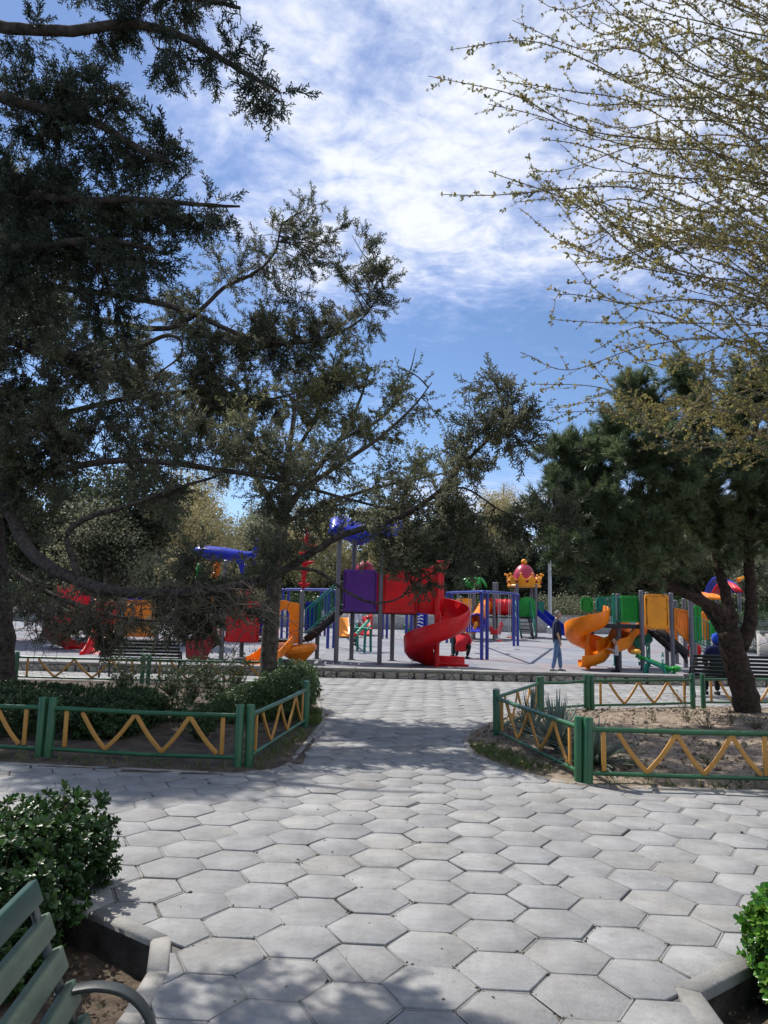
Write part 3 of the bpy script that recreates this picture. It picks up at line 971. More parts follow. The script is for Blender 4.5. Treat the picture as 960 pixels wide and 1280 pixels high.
def add_limbs(wood, limbs, n=10):
    for p, r in limbs:
        p2 = p.copy()
        rr = r * (1 + rng.normal(size=len(r)) * .03)
        p2[1:-1] += rng.normal(size=(len(p) - 2, 3)) * np.minimum(r[1:-1, None], .1) * .10
        wood.tube(p2, rr, n)

# ---- the big juniper on the left: trunk at the picture's edge, boughs reaching over the path
def juniper():
    base = np.array([P(2, 880, 12.6)[0], 12.6, 0])
    root = thing('juniper_tree', base, 'big dark juniper whose low bough arches right across the middle of the photo', 'tree', 'evergreen trees over the left bed')
    Y = base[1]
    tr = limb([(2, 884, Y), (3, 840, Y), (2, 760, Y), (-8, 640, Y), (-18, 500, Y), (-22, 330, Y), (-15, 200, Y)], .24, .04)
    Lm = [
        limb([(-10, 600, Y), (12, 640, Y - 0.32), (35, 685, Y - 0.74), (62, 708, Y - 1.17), (100, 728, Y - 1.48), (150, 740, Y - 1.75), (225, 741, Y - 1.97), (300, 733, Y - 2.12), (345, 718, Y - 2.23), (385, 694, Y - 2.28), (430, 668, Y - 2.33), (490, 650, Y - 2.39), (540, 622, Y - 2.39), (578, 582, Y - 2.39), (612, 548, Y - 2.39), (640, 522, Y - 2.39)], .13, .018, 5, .75),
        limb([(300, 733, Y - 2.12), (352, 712, Y - 2.28), (395, 714, Y - 2.39), (425, 734, Y - 2.44), (455, 751, Y - 2.50), (480, 753, Y - 2.50), (500, 747, Y - 2.50), (514, 733, Y - 2.50)], .03, .008),
        limb([(100, 728, Y - 1.48), (92, 700, Y - 1.48), (84, 668, Y - 1.48), (112, 646, Y - 1.48), (155, 634, Y - 1.54), (215, 612, Y - 1.59), (270, 596, Y - 1.65)], .06, .02),
        limb([(-18, 372, Y), (50, 385, Y + 0.46), (125, 400, Y + 0.88), (200, 411, Y + 1.17), (240, 396, Y + 1.29), (280, 360, Y + 1.40), (320, 340, Y + 1.46), (343, 316, Y + 1.52), (352, 280, Y + 1.52)], .075, .018),
        limb([(-18, 350, Y), (50, 357, Y + 0.30), (150, 370, Y + 0.64), (225, 386, Y + 0.94), (300, 418, Y + 1.17), (345, 428, Y + 1.34), (400, 425, Y + 1.52), (450, 400, Y + 1.63), (480, 360, Y + 1.69)], .075, .014),
        limb([(-20, 415, Y), (50, 440, Y - 0.42), (100, 443, Y - 0.74), (170, 434, Y - 1.01), (205, 420, Y - 1.12), (225, 425, Y - 1.17), (225, 445, Y - 1.17), (200, 465, Y - 1.17)], .06, .012),
        limb([(-14, 520, Y), (60, 520, Y + 0.53), (150, 500, Y + 0.94), (240, 490, Y + 1.29), (330, 500, Y + 1.52), (400, 480, Y + 1.75)], .07, .015),
        limb([(-10, 600, Y), (60, 590, Y - 0.53), (150, 575, Y - 1.06), (260, 585, Y - 1.54), (350, 600, Y - 1.80), (420, 620, Y - 2.01), (500, 640, Y - 2.12)], .07, .014),
        limb([(-5, 700, Y), (40, 730, Y - 0.32), (90, 755, Y - 0.64), (150, 772, Y - 0.95), (215, 775, Y - 1.17), (270, 760, Y - 1.27)], .05, .01),
        limb([(-20, 280, Y), (60, 260, Y - 0.42), (120, 250, Y - 0.74), (180, 270, Y - 0.95)], .06, .015),
        limb([(540, 622, Y - 2.39), (580, 610, Y - 2.44), (630, 640, Y - 2.54), (690, 655, Y - 2.65)], .02, .006),
    ]
    wood = MB()
    add_limbs(wood, [tr], 14); add_limbs(wood, Lm)
    D = Y
    blobs = [  # px, py, Y, rx, rz
        (20, 300, D - 0.20, 70, 90), (50, 430, D - 0.20, 70, 90), (140, 440, D - 0.75, 76, 56, 0, .8), (-20, 240, D, 50, 60), (20, 380, D + .4, 70, 50),
        
        (130, 530, D - 0.82, 90, 56, 0, .7), (50, 560, D - 0.41, 70, 80), (230, 490, D + 1.20, 70, 50, 0, 0.69), (230, 570, D - 1.36, 80, 40, 0, .5), (290, 440, D + 1.28, 60, 40, 0, 0.69),
        (280, 335, D + 1.34, 34, 34, 0, 0.48), (330, 310, D + 1.50, 34, 34, 0, 0.58), (395, 272, D + 1.57, 42, 20, 0, 0.63), (425, 300, D + 1.57, 28, 16, 0, 0.63), (385, 318, D + 1.57, 46, 30, 0, 0.63), (420, 360, D + 1.65, 56, 34, 0, 0.63), (340, 385, D + 1.42, 60, 36, 0, 0.58), (470, 345, D + 1.72, 20, 24, 0, 0.69), (450, 400, D + 1.65, 44, 28, 0, 0.63), (390, 425, D + 1.57, 60, 30, 0, 0.58),
        (345, 480, D + 1.65, 66, 40, 0, 0.58), (420, 470, D + 1.72, 46, 26, 0, 0.35), (330, 550, D - 1.70, 66, 40, 0, .45), (400, 560, D - 1.84, 56, 34, 0, .3),
        (400, 625, D - 2.04, 66, 30, 0, .5), (340, 620, D - 1.84, 44, 24, 0, .35), (470, 615, D - 2.11, 56, 34, 0, .5), (465, 665, D - 2.31, 60, 22, 0, .6), (530, 590, D - 2.38, 46, 30, 0, .45), (570, 575, D - 2.38, 30, 30, 0, .5), (600, 550, D - 2.38, 34, 24, 0, .45), (635, 505, D - 1.9, 20, 30, 0, .5), (655, 545, D - 2.38, 26, 18, 0, .4), (618, 478, D - 1.9, 14, 22, 0, .5),
        (560, 640, D - 2.45, 56, 28, 0, .6), (530, 682, D - 2.52, 46, 20, 0, .7), (575, 690, D - 2.52, 36, 18, 0, .6), (620, 645, D - 2.58, 44, 20, 0, .5), (680, 655, D - 2.65, 36, 12, 0, .55), (505, 715, D - 2.52, 20, 22, 0, .5),
        (250, 405, D + 1.5, 60, 50, 0, 0.50), (275, 500, D + 1.5, 70, 46, 0, 0.50), (335, 435, D + 1.7, 60, 40, 0, 0.43), (400, 470, D + 1.9, 60, 40, 0, 0.36), (200, 560, D + .8, 70, 46, 0, 0.50), (265, 560, D + 1.2, 60, 40, 0, 0.50), (370, 520, D + 1.9, 60, 36, 0, 0.36), (160, 470, D + .5, 60, 50, 0, 0.50),
        (262, 690, D - 1.90, 36, 12, 0, .2), (335, 702, D - 2.11, 40, 14, 0, .3), (385, 660, D - 2.11, 36, 22, 0, .5), (180, 630, D - 1.50, 60, 16, 0, .25), (30, 650, D - 0.54, 40, 40, 0, .5),
        (110, 762, D - 0.75, 60, 14, 0, .45), (205, 762, D - 1.16, 60, 14, 0, .6), (270, 752, D - 1.36, 46, 18, 0, .8), (50, 735, D - 0.41, 50, 20, 0, .5),
        (70, 775, D - .6, 50, 18, 0, .6), (150, 768, D - .9, 60, 20, 0, .7), (235, 772, D - 1.2, 50, 14, 0, .6), (110, 800, D - .9, 50, 10, 0, .35), (180, 745, D - 1, 60, 16, 0, .6), (300, 760, D - 1.3, 40, 14, 0, .7),
        (250, 732, D - 1.56, 50, 12, 0, .4), (10, 520, D, 50, 60),
        (-90, 250, D, 80, 140), (-80, 480, D, 70, 120),
    ]
    pos, dirs = crown([tr] + Lm, blobs, wood, 34, .42, 8, 6, sag=.05, out=.5)
    wood.build('trunk', M_BARK_J, root, smooth=180)
    fo = MB().instances(*T_JUN, pos, dirs, rng.uniform(.14, .26, len(pos)))
    fo.build('crown', M_JUN, root)
    # bare hanging twigs and dead wood below the lowest bough
    tw = MB()
    for _ in range(170):
        x, y = random.uniform(10, 330), random.uniform(725, 790)
        a = P(x, y, D - 1.5 - x / 150)
        b = a + rng.normal(size=3) * np.array([.35, .25, .2]) + np.array([.1, 0, -.28])
        p = bent(a, b, rng.normal() * .15, 6, .05)
        tw.tube(p, np.linspace(.007, .002, 6), 4, cap=False)
        for _ in range(3):
            j = random.randint(1, 4); q = p[j] + rng.normal(size=3) * .16
            tw.tube(bent(p[j], q, .05, 4), [.004, .003, .002, .001], 3, cap=False)
    tw.build('dead_twigs', M_TWIG, root)
juniper()

# ---- a second juniper, its trunk out of frame, whose boughs fill the top left corner
def near_juniper():
    base = np.array([-4.7, 5.7, 0])
    Y = base[1]
    root = thing('juniper_tree', base, 'nearer juniper whose feathery boughs hang into the top left corner of the photo', 'tree', 'evergreen trees over the left bed')
    def at(px_, py_, y): return P(px_, py_, y)
    tr = (smooth_path([(-4.7, 5.7, -.1), (-4.65, 5.7, 1.2), (-4.7, 5.75, 2.6), (-4.6, 5.7, 4), (-4.7, 5.7, 5.6), (-4.6, 5.7, 7.4)], 5), None)
    tr = (tr[0], np.linspace(.2, .04, len(tr[0])))
    def lb(z, pix, r0=.06, r1=.012):
        pts = smooth_path([np.array([-4.65, 5.7, z * .76 + .3])] + [P(*q) for q in pix], 5)
        return pts, np.linspace(r0, r1, len(pts))
    Lm = [lb(7.0, [(-60, 30, 5.40), (10, 36, 5.25), (90, 38, 5.11), (170, 30, 4.96), (240, 52, 4.81), (300, 88, 4.74), (345, 112, 4.66)]),
          lb(6.3, [(-60, 120, 5.40), (30, 130, 5.25), (110, 150, 5.03), (180, 190, 4.88), (215, 205, 4.81)]),
          lb(5.8, [(-60, 210, 5.48), (30, 240, 5.25), (100, 250, 5.11), (180, 250, 4.96), (250, 256, 4.88), (300, 258, 4.88)], .05, .008),
          lb(5.2, [(-60, 320, 5.48), (40, 310, 5.25), (120, 300, 5.11), (190, 310, 4.96)]),
          lb(7.6, [(-60, -60, 5.40), (60, -50, 5.18), (160, -20, 5.03), (260, 0, 4.88), (300, 10, 4.81)]),
          lb(8.2, [(-60, -140, 5.40), (80, -130, 5.18), (200, -110, 4.88)])]
    wood = MB(); add_limbs(wood, [tr], 12); add_limbs(wood, Lm)
    blobs = [(90, 260, 5.6, 80, 70), (140, 330, 5.5, 70, 60), (90, 180, 5.4, 60, 60), (180, 300, 5.4, 36, 60), (190, 240, 5.3, 26, 40, 0, .8), (60, 420, 5.7, 60, 60, 0, .8), (130, 430, 5.6, 60, 40, 0, .7), (20, 20, 5.25, 60, 40, 0, .7), (100, 40, 5.11, 60, 36, 0, .8), (190, 20, 4.96, 60, 26, 0, .7), (265, 20, 4.81, 44, 30, 0, .7), (290, 75, 4.74, 46, 34, 0, .9), (335, 112, 4.70, 26, 16, 0, 1.0), (230, 90, 4.88, 50, 40, 0, .8), (170, 110, 4.96, 60, 40, 0, .9), (90, 110, 5.11, 70, 44, 0, .8), (20, 110, 5.33, 60, 50, 0, .9),
             (40, 200, 5.25, 70, 50), (130, 190, 5.03, 60, 44), (200, 185, 4.88, 34, 26, 0, .9), (150, 270, 5.03, 60, 44), (60, 290, 5.25, 80, 56), (195, 255, 4.96, 36, 20, 0, .8), (235, 262, 4.88, 28, 11, 0, .6), (285, 257, 4.88, 24, 9, 0, .7), (20, 380, 5.40, 60, 50), (170, 350, 5.03, 40, 40),
             (120, -60, 5.18, 130, 44, 0, .7), (250, -30, 4.88, 60, 30, 0, .5)]
    pos, dirs = crown([tr] + Lm, blobs, wood, 95, .20, 9, 6, sag=.04, out=.5, sub_r=(.010, .003), twig_r=.0022)
    wood.build('trunk', M_BARK_J, root, smooth=180)
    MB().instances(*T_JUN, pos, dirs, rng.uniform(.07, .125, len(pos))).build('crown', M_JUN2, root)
    cones = MB()
    for p in pos[rng.choice(len(pos), 130, replace=False)]:
        cones.ball(p, random.uniform(.008, .012), 6, 5)
    tag(cones.build('cones', M_BARK_J, root, smooth=180), kind='stuff')
near_juniper()

# ---- the spring tree with the straight trunk in the left bed
def spring_tree():
    Y = 12.9
    base = np.array([P(333, 866, Y)[0], Y, 0.03])
    root = thing('broadleaf_tree', base, 'slim grey trunked tree in the left bed just coming into pale leaf', 'tree')
    tr = limb([(332, 878, Y), (334, 850, Y), (337, 800, Y), (341, 745, Y), (346, 700, Y), (352, 660, Y), (356, 630, Y), (358, 600, Y), (362, 560, Y), (370, 500, Y)], .17, .05, 5)
    tr = (tr[0], np.interp(np.linspace(0, 1, len(tr[0])), [0, .06, .15, .5, 1], [.21, .165, .150, .125, .03]))
    Lm = [limb([(352, 660, Y), (335, 620, Y - .3), (310, 580, Y - .6), (295, 530, Y - .8)], .07, .012),
          limb([(354, 645, Y), (385, 600, Y + .3), (425, 550, Y + .5), (450, 500, Y + .6), (462, 460, Y + .7)], .075, .010),
          limb([(356, 630, Y), (410, 590, Y - .3), (470, 550, Y - .5), (515, 510, Y - .7), (540, 478, Y - .8)], .06, .008),
          limb([(425, 550, Y + .5), (480, 520, Y + .8), (510, 470, Y + 1), (520, 435, Y + 1)], .035, .006),
          limb([(360, 580, Y), (390, 530, Y + .6), (410, 480, Y + .8), (420, 440, Y + 1)], .045, .008),
          limb([(352, 655, Y), (420, 625, Y + .4), (490, 605, Y + .8), (560, 590, Y + 1), (610, 570, Y + 1.2)], .045, .008),
          limb([(358, 610, Y), (320, 560, Y + .8), (300, 500, Y + 1.2)], .05, .01)]
    wood = MB(); add_limbs(wood, [tr], 14); add_limbs(wood, Lm, 8)
    blobs = [(470, 490, Y + .4, 50, 44), (515, 470, Y, 30, 40, 0, .8), (430, 460, Y + .8, 46, 40), (530, 530, Y - .4, 40, 36), (440, 540, Y, 70, 40), (480, 590, Y + .4, 70, 36), (390, 510, Y + .6, 50, 50), (320, 540, Y - .4, 50, 60), (380, 600, Y, 60, 40), (560, 585, Y + .8, 50, 26), (318, 590, Y - .3, 36, 30, 0, .6), (400, 655, Y + .5, 50, 24, 0, .7)]
    pos, dirs = crown([tr] + Lm, blobs, wood, 30, .45, 8, 6, sag=.05, lift=.25, out=.5, sub_r=(.018, .006), twig_r=.0045)
    wood.build('trunk', M_BARK_S, root, smooth=180)
    MB().instances(*T_SPRING, pos, dirs, rng.uniform(.055, .10, len(pos))).build('crown', M_SPRING, root)
spring_tree()

# ---- the budding elm whose long twigs come in from the right
def elm():
    base = np.array([8.1, 9.4, 0])
    root = thing('elm_tree', base, 'budding tree reaching in from the right with long arching twigs', 'tree')
    trp = smooth_path([(8.1, 9.4, -.1), (8.05, 9.4, 1.5), (8.1, 9.35, 3), (8.0, 9.3, 4.5), (7.9, 9.2, 6.2), (8.0, 9.1, 8.5)], 5)
    tr = (trp, np.linspace(.22, .06, len(trp)))
    tipsL = [(535, 95, 6.4), (563, 62, 6.6), (640, 25, 6.8), (620, 100, 6.6), (610, 130, 6.5), (650, 105, 7), (552, 243, 6.2), (640, 245, 6.6), (690, 250, 6.8), (660, 215, 7.2), (700, 300, 7), (690, 345, 6.8), (690, 390, 6.9), (612, 430, 6.7), (650, 440, 7.2), (655, 395, 6.6), (690, 515, 7), (640, 520, 6.9), (665, 480, 7.4), (740, 540, 7.2), (800, 560, 7), (700, 180, 7.6), (720, 60, 7.4), (700, 10, 7.6), (660, -30, 7), (760, 330, 6.2), (790, 240, 6.1), (740, 130, 6.2), (740, 440, 6.3), (800, 480, 6.4), (720, 500, 8), (800, 100, 8.4), (780, 400, 8.2), (820, 300, 8.4), (800, 540, 8.2), (850, 610, 6.6), (710, -60, 7.5), (870, 200, 6.6), (880, 450, 7.2), (900, 560, 6.5), (880, 60, 6.8), (720, 400, 7.6), (740, 230, 8), (850, 480, 7.8), (720, 330, 7), (680, 130, 7), (760, 60, 6.6), (700, 420, 7)]
    wood = MB(); add_limbs(wood, [tr], 12)
    pos, dirs = [], []
    tipsL = tipsL + [(x + rng.normal() * 34 + 26, min(530, y - 10 + rng.normal() * 34), Y + rng.normal() * .7) for x, y, Y in tipsL[6:]] + [(x + rng.normal() * 50 + 60, min(520, y - 30 + rng.normal() * 50), Y + rng.normal() * .9) for x, y, Y in tipsL[8:]]
    tipsL = [t for n, t in enumerate(tipsL) if (t[1] < 330 and n % 4) or n % 2 == 0 and t[1] < 500 or n % 4 == 0]
    def shoot(a, d, L_, r, lvl):
        k = max(4, int(L_ / .12))
        d = d / np.linalg.norm(d)
        p = [a]; cur = d.copy()
        for i in range(k - 1):
            cur = cur + rng.normal(size=3) * .16 + np.array([0, 0, .02])
            cur /= np.linalg.norm(cur)
            p.append(p[-1] + cur * L_ / (k - 1))
        p = np.array(p)
        wood.tube(p, np.linspace(r, r * .3, k), 3, cap=False)
        bud(p, .042)
        if lvl:
            for i in range(1, k - 1):
                if rng.random() < .42:
                    o = rng.normal(size=3); o -= o @ d * d; o /= np.linalg.norm(o)
                    shoot(p[i], d * .8 + o * .6, L_ * rng.uniform(.25, .5), r * .6, lvl - 1)
    def bud(p, step):
        seg = np.linalg.norm(np.diff(p, axis=0), axis=1); tot = seg.sum(); cum = np.concatenate([[0], np.cumsum(seg)])
        for s in np.arange(step * rng.random() + .04, tot, step):
            s2 = min(tot, s + rng.normal() * .015)
            q = np.array([np.interp(s2, cum, p[:, c]) for c in range(3)])
            if rng.random() < .22: continue
            pos.append(q); dirs.append(rng.normal(size=3) + np.array([-.3, 0, .2]))
    for (x, y, Y) in tipsL:
        tip = P(x, y, Y)
        zz = min(8.2, max(2.2, tip[2] - .45 + rng.normal() * .8 - .05 * (8 - tip[0])))
        a = np.array([np.interp(zz, trp[:, 2], trp[:, c]) for c in range(3)])
        q = [a + (tip - a) * u + np.array([0, 0, .38 * math.sin(math.pi * u)]) + rng.normal(size=3) * .14 for u in (.25, .45, .62, .78, .9)]
        p = smooth_path([a, *q, tip], 6)
        k = len(p)
        r0 = .0125
        wood.tube(p, np.linspace(r0, .003, k), 6, cap=False)
        bud(p[int(k * .35):], .07)
        for i in range(int(k * .25), k - 1):
            for _ in range(2 if i < k * .8 else 1):
                if rng.random() < .60:
                    d = p[i + 1] - p[i]; d /= np.linalg.norm(d)
                    o = rng.normal(size=3) * np.array([1, 1, 1]); o -= o @ d * d; o /= np.linalg.norm(o)
                    tl = 1 - i / k
                    shoot(p[i], d * .85 + o * .55, rng.uniform(.18, .8) * (.35 + .8 * tl), .0034, 1 if tl > .3 else 0)
    wood.build('trunk', mat('elm_twigs', (0.15, 0.12, 0.085), .9, .3, 20), root, smooth=180)
    MB().instances(*T_BUD, np.array(pos), np.array(dirs), rng.uniform(.030, .064, len(pos))).build('crown', M_BUD, root)
    print('elm buds', len(pos))
elm()

# ---- the forked pine in the right bed
def pine():
    Y = 13.5
    base = np.array([P(937, 893, Y)[0], Y, 0.02])
    root = thing('pine_tree', base, 'pine with forked brown trunk and dense rounded needle crown in the right bed', 'tree')
    tr = limb([(940, 915, Y), (934, 885, Y), (926, 850, Y), (916, 815, Y), (910, 788, Y)], .34, .24)
    tr = (tr[0], np.interp(np.linspace(0, 1, len(tr[0])), [0, .2, .6, 1], [.27, .235, .22, .19]))
    Lm = [limb([(912, 800, Y), (900, 768, Y), (880, 753, Y - .1), (845, 736, Y - .2), (818, 716, Y - .3), (785, 692, Y - .4), (750, 668, Y - .5), (710, 650, Y - .6)], .125, .03),
          limb([(912, 800, Y), (914, 775, Y), (908, 750, Y + .1), (900, 715, Y + .2), (893, 670, Y + .3), (880, 600, Y + .3), (865, 520, Y + .2), (855, 460, Y + .2)], .13, .03),
          limb([(925, 810, Y), (937, 780, Y), (938, 740, Y), (935, 690, Y), (938, 620, Y), (945, 540, Y), (950, 450, Y)], .14, .03),
          limb([(916, 815, Y), (900, 785, Y + .2), (886, 765, Y + .5), (872, 740, Y + .8), (850, 700, Y + 1.2), (820, 650, Y + 1.5)], .10, .03),
          limb([(818, 716, Y - .3), (800, 680, Y), (770, 630, Y + .2), (740, 580, Y + .3), (715, 550, Y + .2)], .06, .015),
          limb([(895, 680, Y + .3), (850, 630, Y), (800, 580, Y - .4), (770, 540, Y - .5)], .07, .015),
          limb([(885, 620, Y + .3), (840, 550, Y + .4), (810, 510, Y + .5), (790, 490, Y + .5)], .06, .015),
          limb([(936, 680, Y), (980, 640, Y), (1040, 610, Y - .2)], .07, .02), limb([(940, 600, Y), (985, 540, Y + .3), (1030, 500, Y)], .06, .02),
          limb([(845, 736, Y - .2), (800, 725, Y - .8), (750, 712, Y - 1.2), (700, 690, Y - 1.4)], .05, .012)]
    wood = MB(); add_limbs(wood, [tr], 16); add_limbs(wood, Lm, 9)
    blobs = [(672, 615, Y - .3, 26, 36), (690, 580, Y - .2, 32, 34), (690, 640, Y - .6, 40, 34), (725, 560, Y, 40, 34), (735, 600, Y - .6, 44, 40), (760, 530, Y + .1, 40, 32), (800, 500, Y + .3, 44, 32), (850, 490, Y, 50, 40), (780, 570, Y - .7, 50, 44), (830, 560, Y - .7, 50, 44), (900, 500, Y + .2, 50, 50), (950, 490, Y, 50, 60),
             (740, 650, Y - .9, 50, 40), (800, 630, Y - .8, 56, 44), (860, 610, Y - .8, 54, 48), (920, 590, Y - .6, 50, 60), (970, 600, Y, 50, 70), (700, 690, Y - 1, 44, 28), (750, 705, Y - 1.1, 46, 26), (800, 690, Y - .7, 50, 34), (850, 680, Y - .5, 46, 34), (900, 660, Y - .2, 46, 40), (950, 680, Y, 40, 40, 0, .6), (1020, 560, Y, 60, 90), (770, 660, Y + .9, 80, 50), (850, 640, Y + 1.2, 80, 60), (720, 620, Y + .8, 50, 40), (870, 560, Y + 1, 70, 60)]
    pos, dirs = crown([tr] + Lm, blobs, wood, 46, .30, 7, 5, sag=.03, lift=.45, out=.55, sub_r=(.018, .007), twig_r=.005)
    wood.build('trunk', M_BARK_P, root, smooth=180)
    MB().instances(*T_PINE, pos, dirs + np.array([0, 0, .4]), rng.uniform(.11, .17, len(pos))).build('crown', M_PINE, root)
    print('pine', len(pos))
pine()

# ---- trees beyond the playground
BG = 'trees standing beyond the playground wall'
def far_tree(px_, Y, ytop, wpx, ylow, col, hue, label, trunk=True, dens=1.0, size=.55, shape='round', z0=None):
    """crown between picture heights ytop and ylow, wpx wide"""
    b = P(px_, 775, Y); z0 = (zplay(48) + .75 if Y > 48.5 else zplay(Y)) if z0 is None else z0
    base = np.array([b[0], Y, z0])
    top, low = P(px_, ytop, Y)[2], P(px_, ylow, Y)[2]
    R_ = wpx / 2 * Y / FPX
    root = thing('conifer_tree' if shape == 'cone' else 'bushy_tree', base, label, 'tree', BG)
    wood = MB()
    h = top - z0
    tp = smooth_path([base - [0, 0, .3], base + [random.gauss(0, .1), 0, h * .4], base + [random.gauss(0, .2), 0, h * .93]], 5)
    wood.tube(tp, np.linspace(max(.12, h * .028), .04, len(tp)), 8)
    m = bpy.data.materials.get('foliage ' + str(col)) or mat('foliage ' + str(col), col, .65, .3, .5, 0, 1, .3, island=.4, trans=.28, hue=hue)
    N = int(900 * dens * max(.4, R_ * (top - low) / 16))
    lob = []
    cz = (top + low) / 2; hz = (top - low) / 2
    for _ in range(22):
        q = ellipsoid(1)[0]
        zz = q[2]
        rr = 1.0 if shape == 'round' else (1.15 * (.5 - .5 * zz) + .12)
        lob.append((base[0] + q[0] * R_ * .75 * rr, Y + q[1] * R_ * .75 * rr, cz + zz * hz * .88))
    lob = np.array(lob)
    for l in lob[:14]:
        k = np.argmin(np.abs(tp[:, 2] - (l[2] - h * .12)))
        wood.tube(bent(tp[k], l, .05, 5, .04), np.linspace(.06, .02, 5), 4, cap=False)
    c = lob[rng.integers(0, len(lob), N)]
    p = c + ellipsoid(N) * np.array([R_ * .36, R_ * .36, hz * .30])
    wood.build('trunk', M_BARK_S, root, smooth=180)
    t = T_CLUMP if size > .4 else T_CLUMP2
    MB().instances(*t, p, rng.normal(size=(N, 3)), rng.uniform(size * .7, size * 1.3, N)).build('crown', m, root)
    return root
DK, DKH = (0.040, 0.056, 0.034), (0.080, 0.095, 0.050)
OL, OLH = (0.085, 0.095, 0.045), (0.16, 0.16, 0.075)
PY, PYH = (0.33, 0.29, 0.145), (0.50, 0.44, 0.22)
SG, SGH = (0.16, 0.185, 0.11), (0.30, 0.30, 0.18)
for a in [
    (150, 31, 560, 150, 745, DK, DKH, 'dark evergreen behind the left play tower, partly under the juniper bough', True, 1.3, .5, 'round'),
    (60, 33, 560, 160, 765, DK, DKH, 'dark evergreen at the far left just right of the juniper trunk', True, 1.2, .5, 'round'),
    (225, 36, 570, 190, 742, PY, PYH, 'pale yellow leafing tree behind the blue fish roof', True, 1.2, .4, 'round'),
    (130, 30, 615, 170, 745, SG, SGH, 'silvery green bushy tree low behind the left slides', True, 1.1, .4, 'round'),
    (400, 54, 625, 130, 745, PY, PYH, 'pale yellow tree glimpsed left of the purple panel', True, 1.0, .45, 'round'),
    (310, 56, 620, 130, 750, SG, SGH, 'silvery green tree glimpsed through the spring tree', True, 1.0, .5, 'round'),
    (480, 58, 630, 120, 750, PY, PYH, 'pale yellow tree behind the purple and red panels', True, 1.1, .5, 'round'),
    (555, 56, 608, 110, 745, DK, DKH, 'dark spreading evergreen behind the green palm top', True, 1.4, .5, 'round'),
    (625, 60, 592, 84, 700, PY, PYH, 'pale budding tree against the sky left of the pine', True, .9, .4, 'round'),
    (610, 58, 655, 90, 745, DK, DKH, 'dark low evergreen just left of the crown tower', True, 1.4, .5, 'round'),
    (690, 56, 640, 110, 770, DK, DKH, 'dark evergreen behind the crown tower and lamp post', True, 1.6, .5, 'round'),
    (770, 60, 640, 120, 770, DK, DKH, 'dark evergreen behind the green play platform', True, 1.4, .5, 'round'),
    (850, 56, 660, 110, 765, OL, OLH, 'olive tree behind the orange railing', True, 1.1, .5, 'round'),
    (930, 50, 640, 110, 765, SG, SGH, 'grey green tree at the right edge beyond the pine', True, 1.0, .45, 'round'),
    (1010, 52, 560, 160, 770, DK, DKH, 'dark evergreen cut off by the right edge beyond the pine', True, 1.2, .5, 'round'),
    (-60, 30, 500, 180, 770, DK, DKH, 'dark evergreen cut off by the left edge behind the juniper', True, 1.2, .5, 'round'),
]:
    far_tree(*a)
# ================================================================== PLAYGROUND
def plastic(name, col, rough=.38, var=.22, trans=.15):
    return mat(name, col, rough, var, 1.8, .06, 25, .35, coat=.08, trans=trans, dirt=(tuple(c * .5 + .012 for c in col), 3.5, .55, .80))
M_RED = plastic('red_plastic', (0.64, 0.006, 0.012))
M_MAROON = plastic('maroon_plastic', (0.30, 0.022, 0.028))
M_ORANGE = plastic('orange_plastic', (0.85, 0.23, 0.006))
M_AMBER = plastic('amber_plastic', (0.84, 0.32, 0.012))
M_PURPLE = plastic('purple_plastic', (0.10, 0.022, 0.22))
M_BLUE = plastic('blue_plastic', (0.012, 0.03, 0.42))
M_LGREEN = plastic('green_plastic', (0.008, 0.27, 0.03))
M_TEAL = plastic('teal_paint', (0.012, 0.21, 0.15))
M_PINK = plastic('pink_plastic', (0.42, 0.035, 0.075))
M_YEL = plastic('yellow_plastic', (0.80, 0.42, 0.06))
M_POST = mat('grey_post_paint', (0.12, 0.115, 0.135), .42, .15, 2, .05, 40, .5, dirt=((.10, .09, .09), 4, .55, .8))
M_BLUEPOST = mat('blue_post_paint', (0.018, 0.03, 0.24), .38, .15, 2, .05, 40, .5, coat=.2)
M_BLACK = mat('black_rubber_deck', (0.022, 0.022, 0.026), .75, .3, 8, .2, 60)
M_STEEL = mat('galvanised_steel', (0.42, 0.43, 0.44), .4, .1, 8, .05, 60, metal=.7)
M_WHITE = mat('white_plastic', (0.75, 0.76, 0.78), .4, .06, 3)

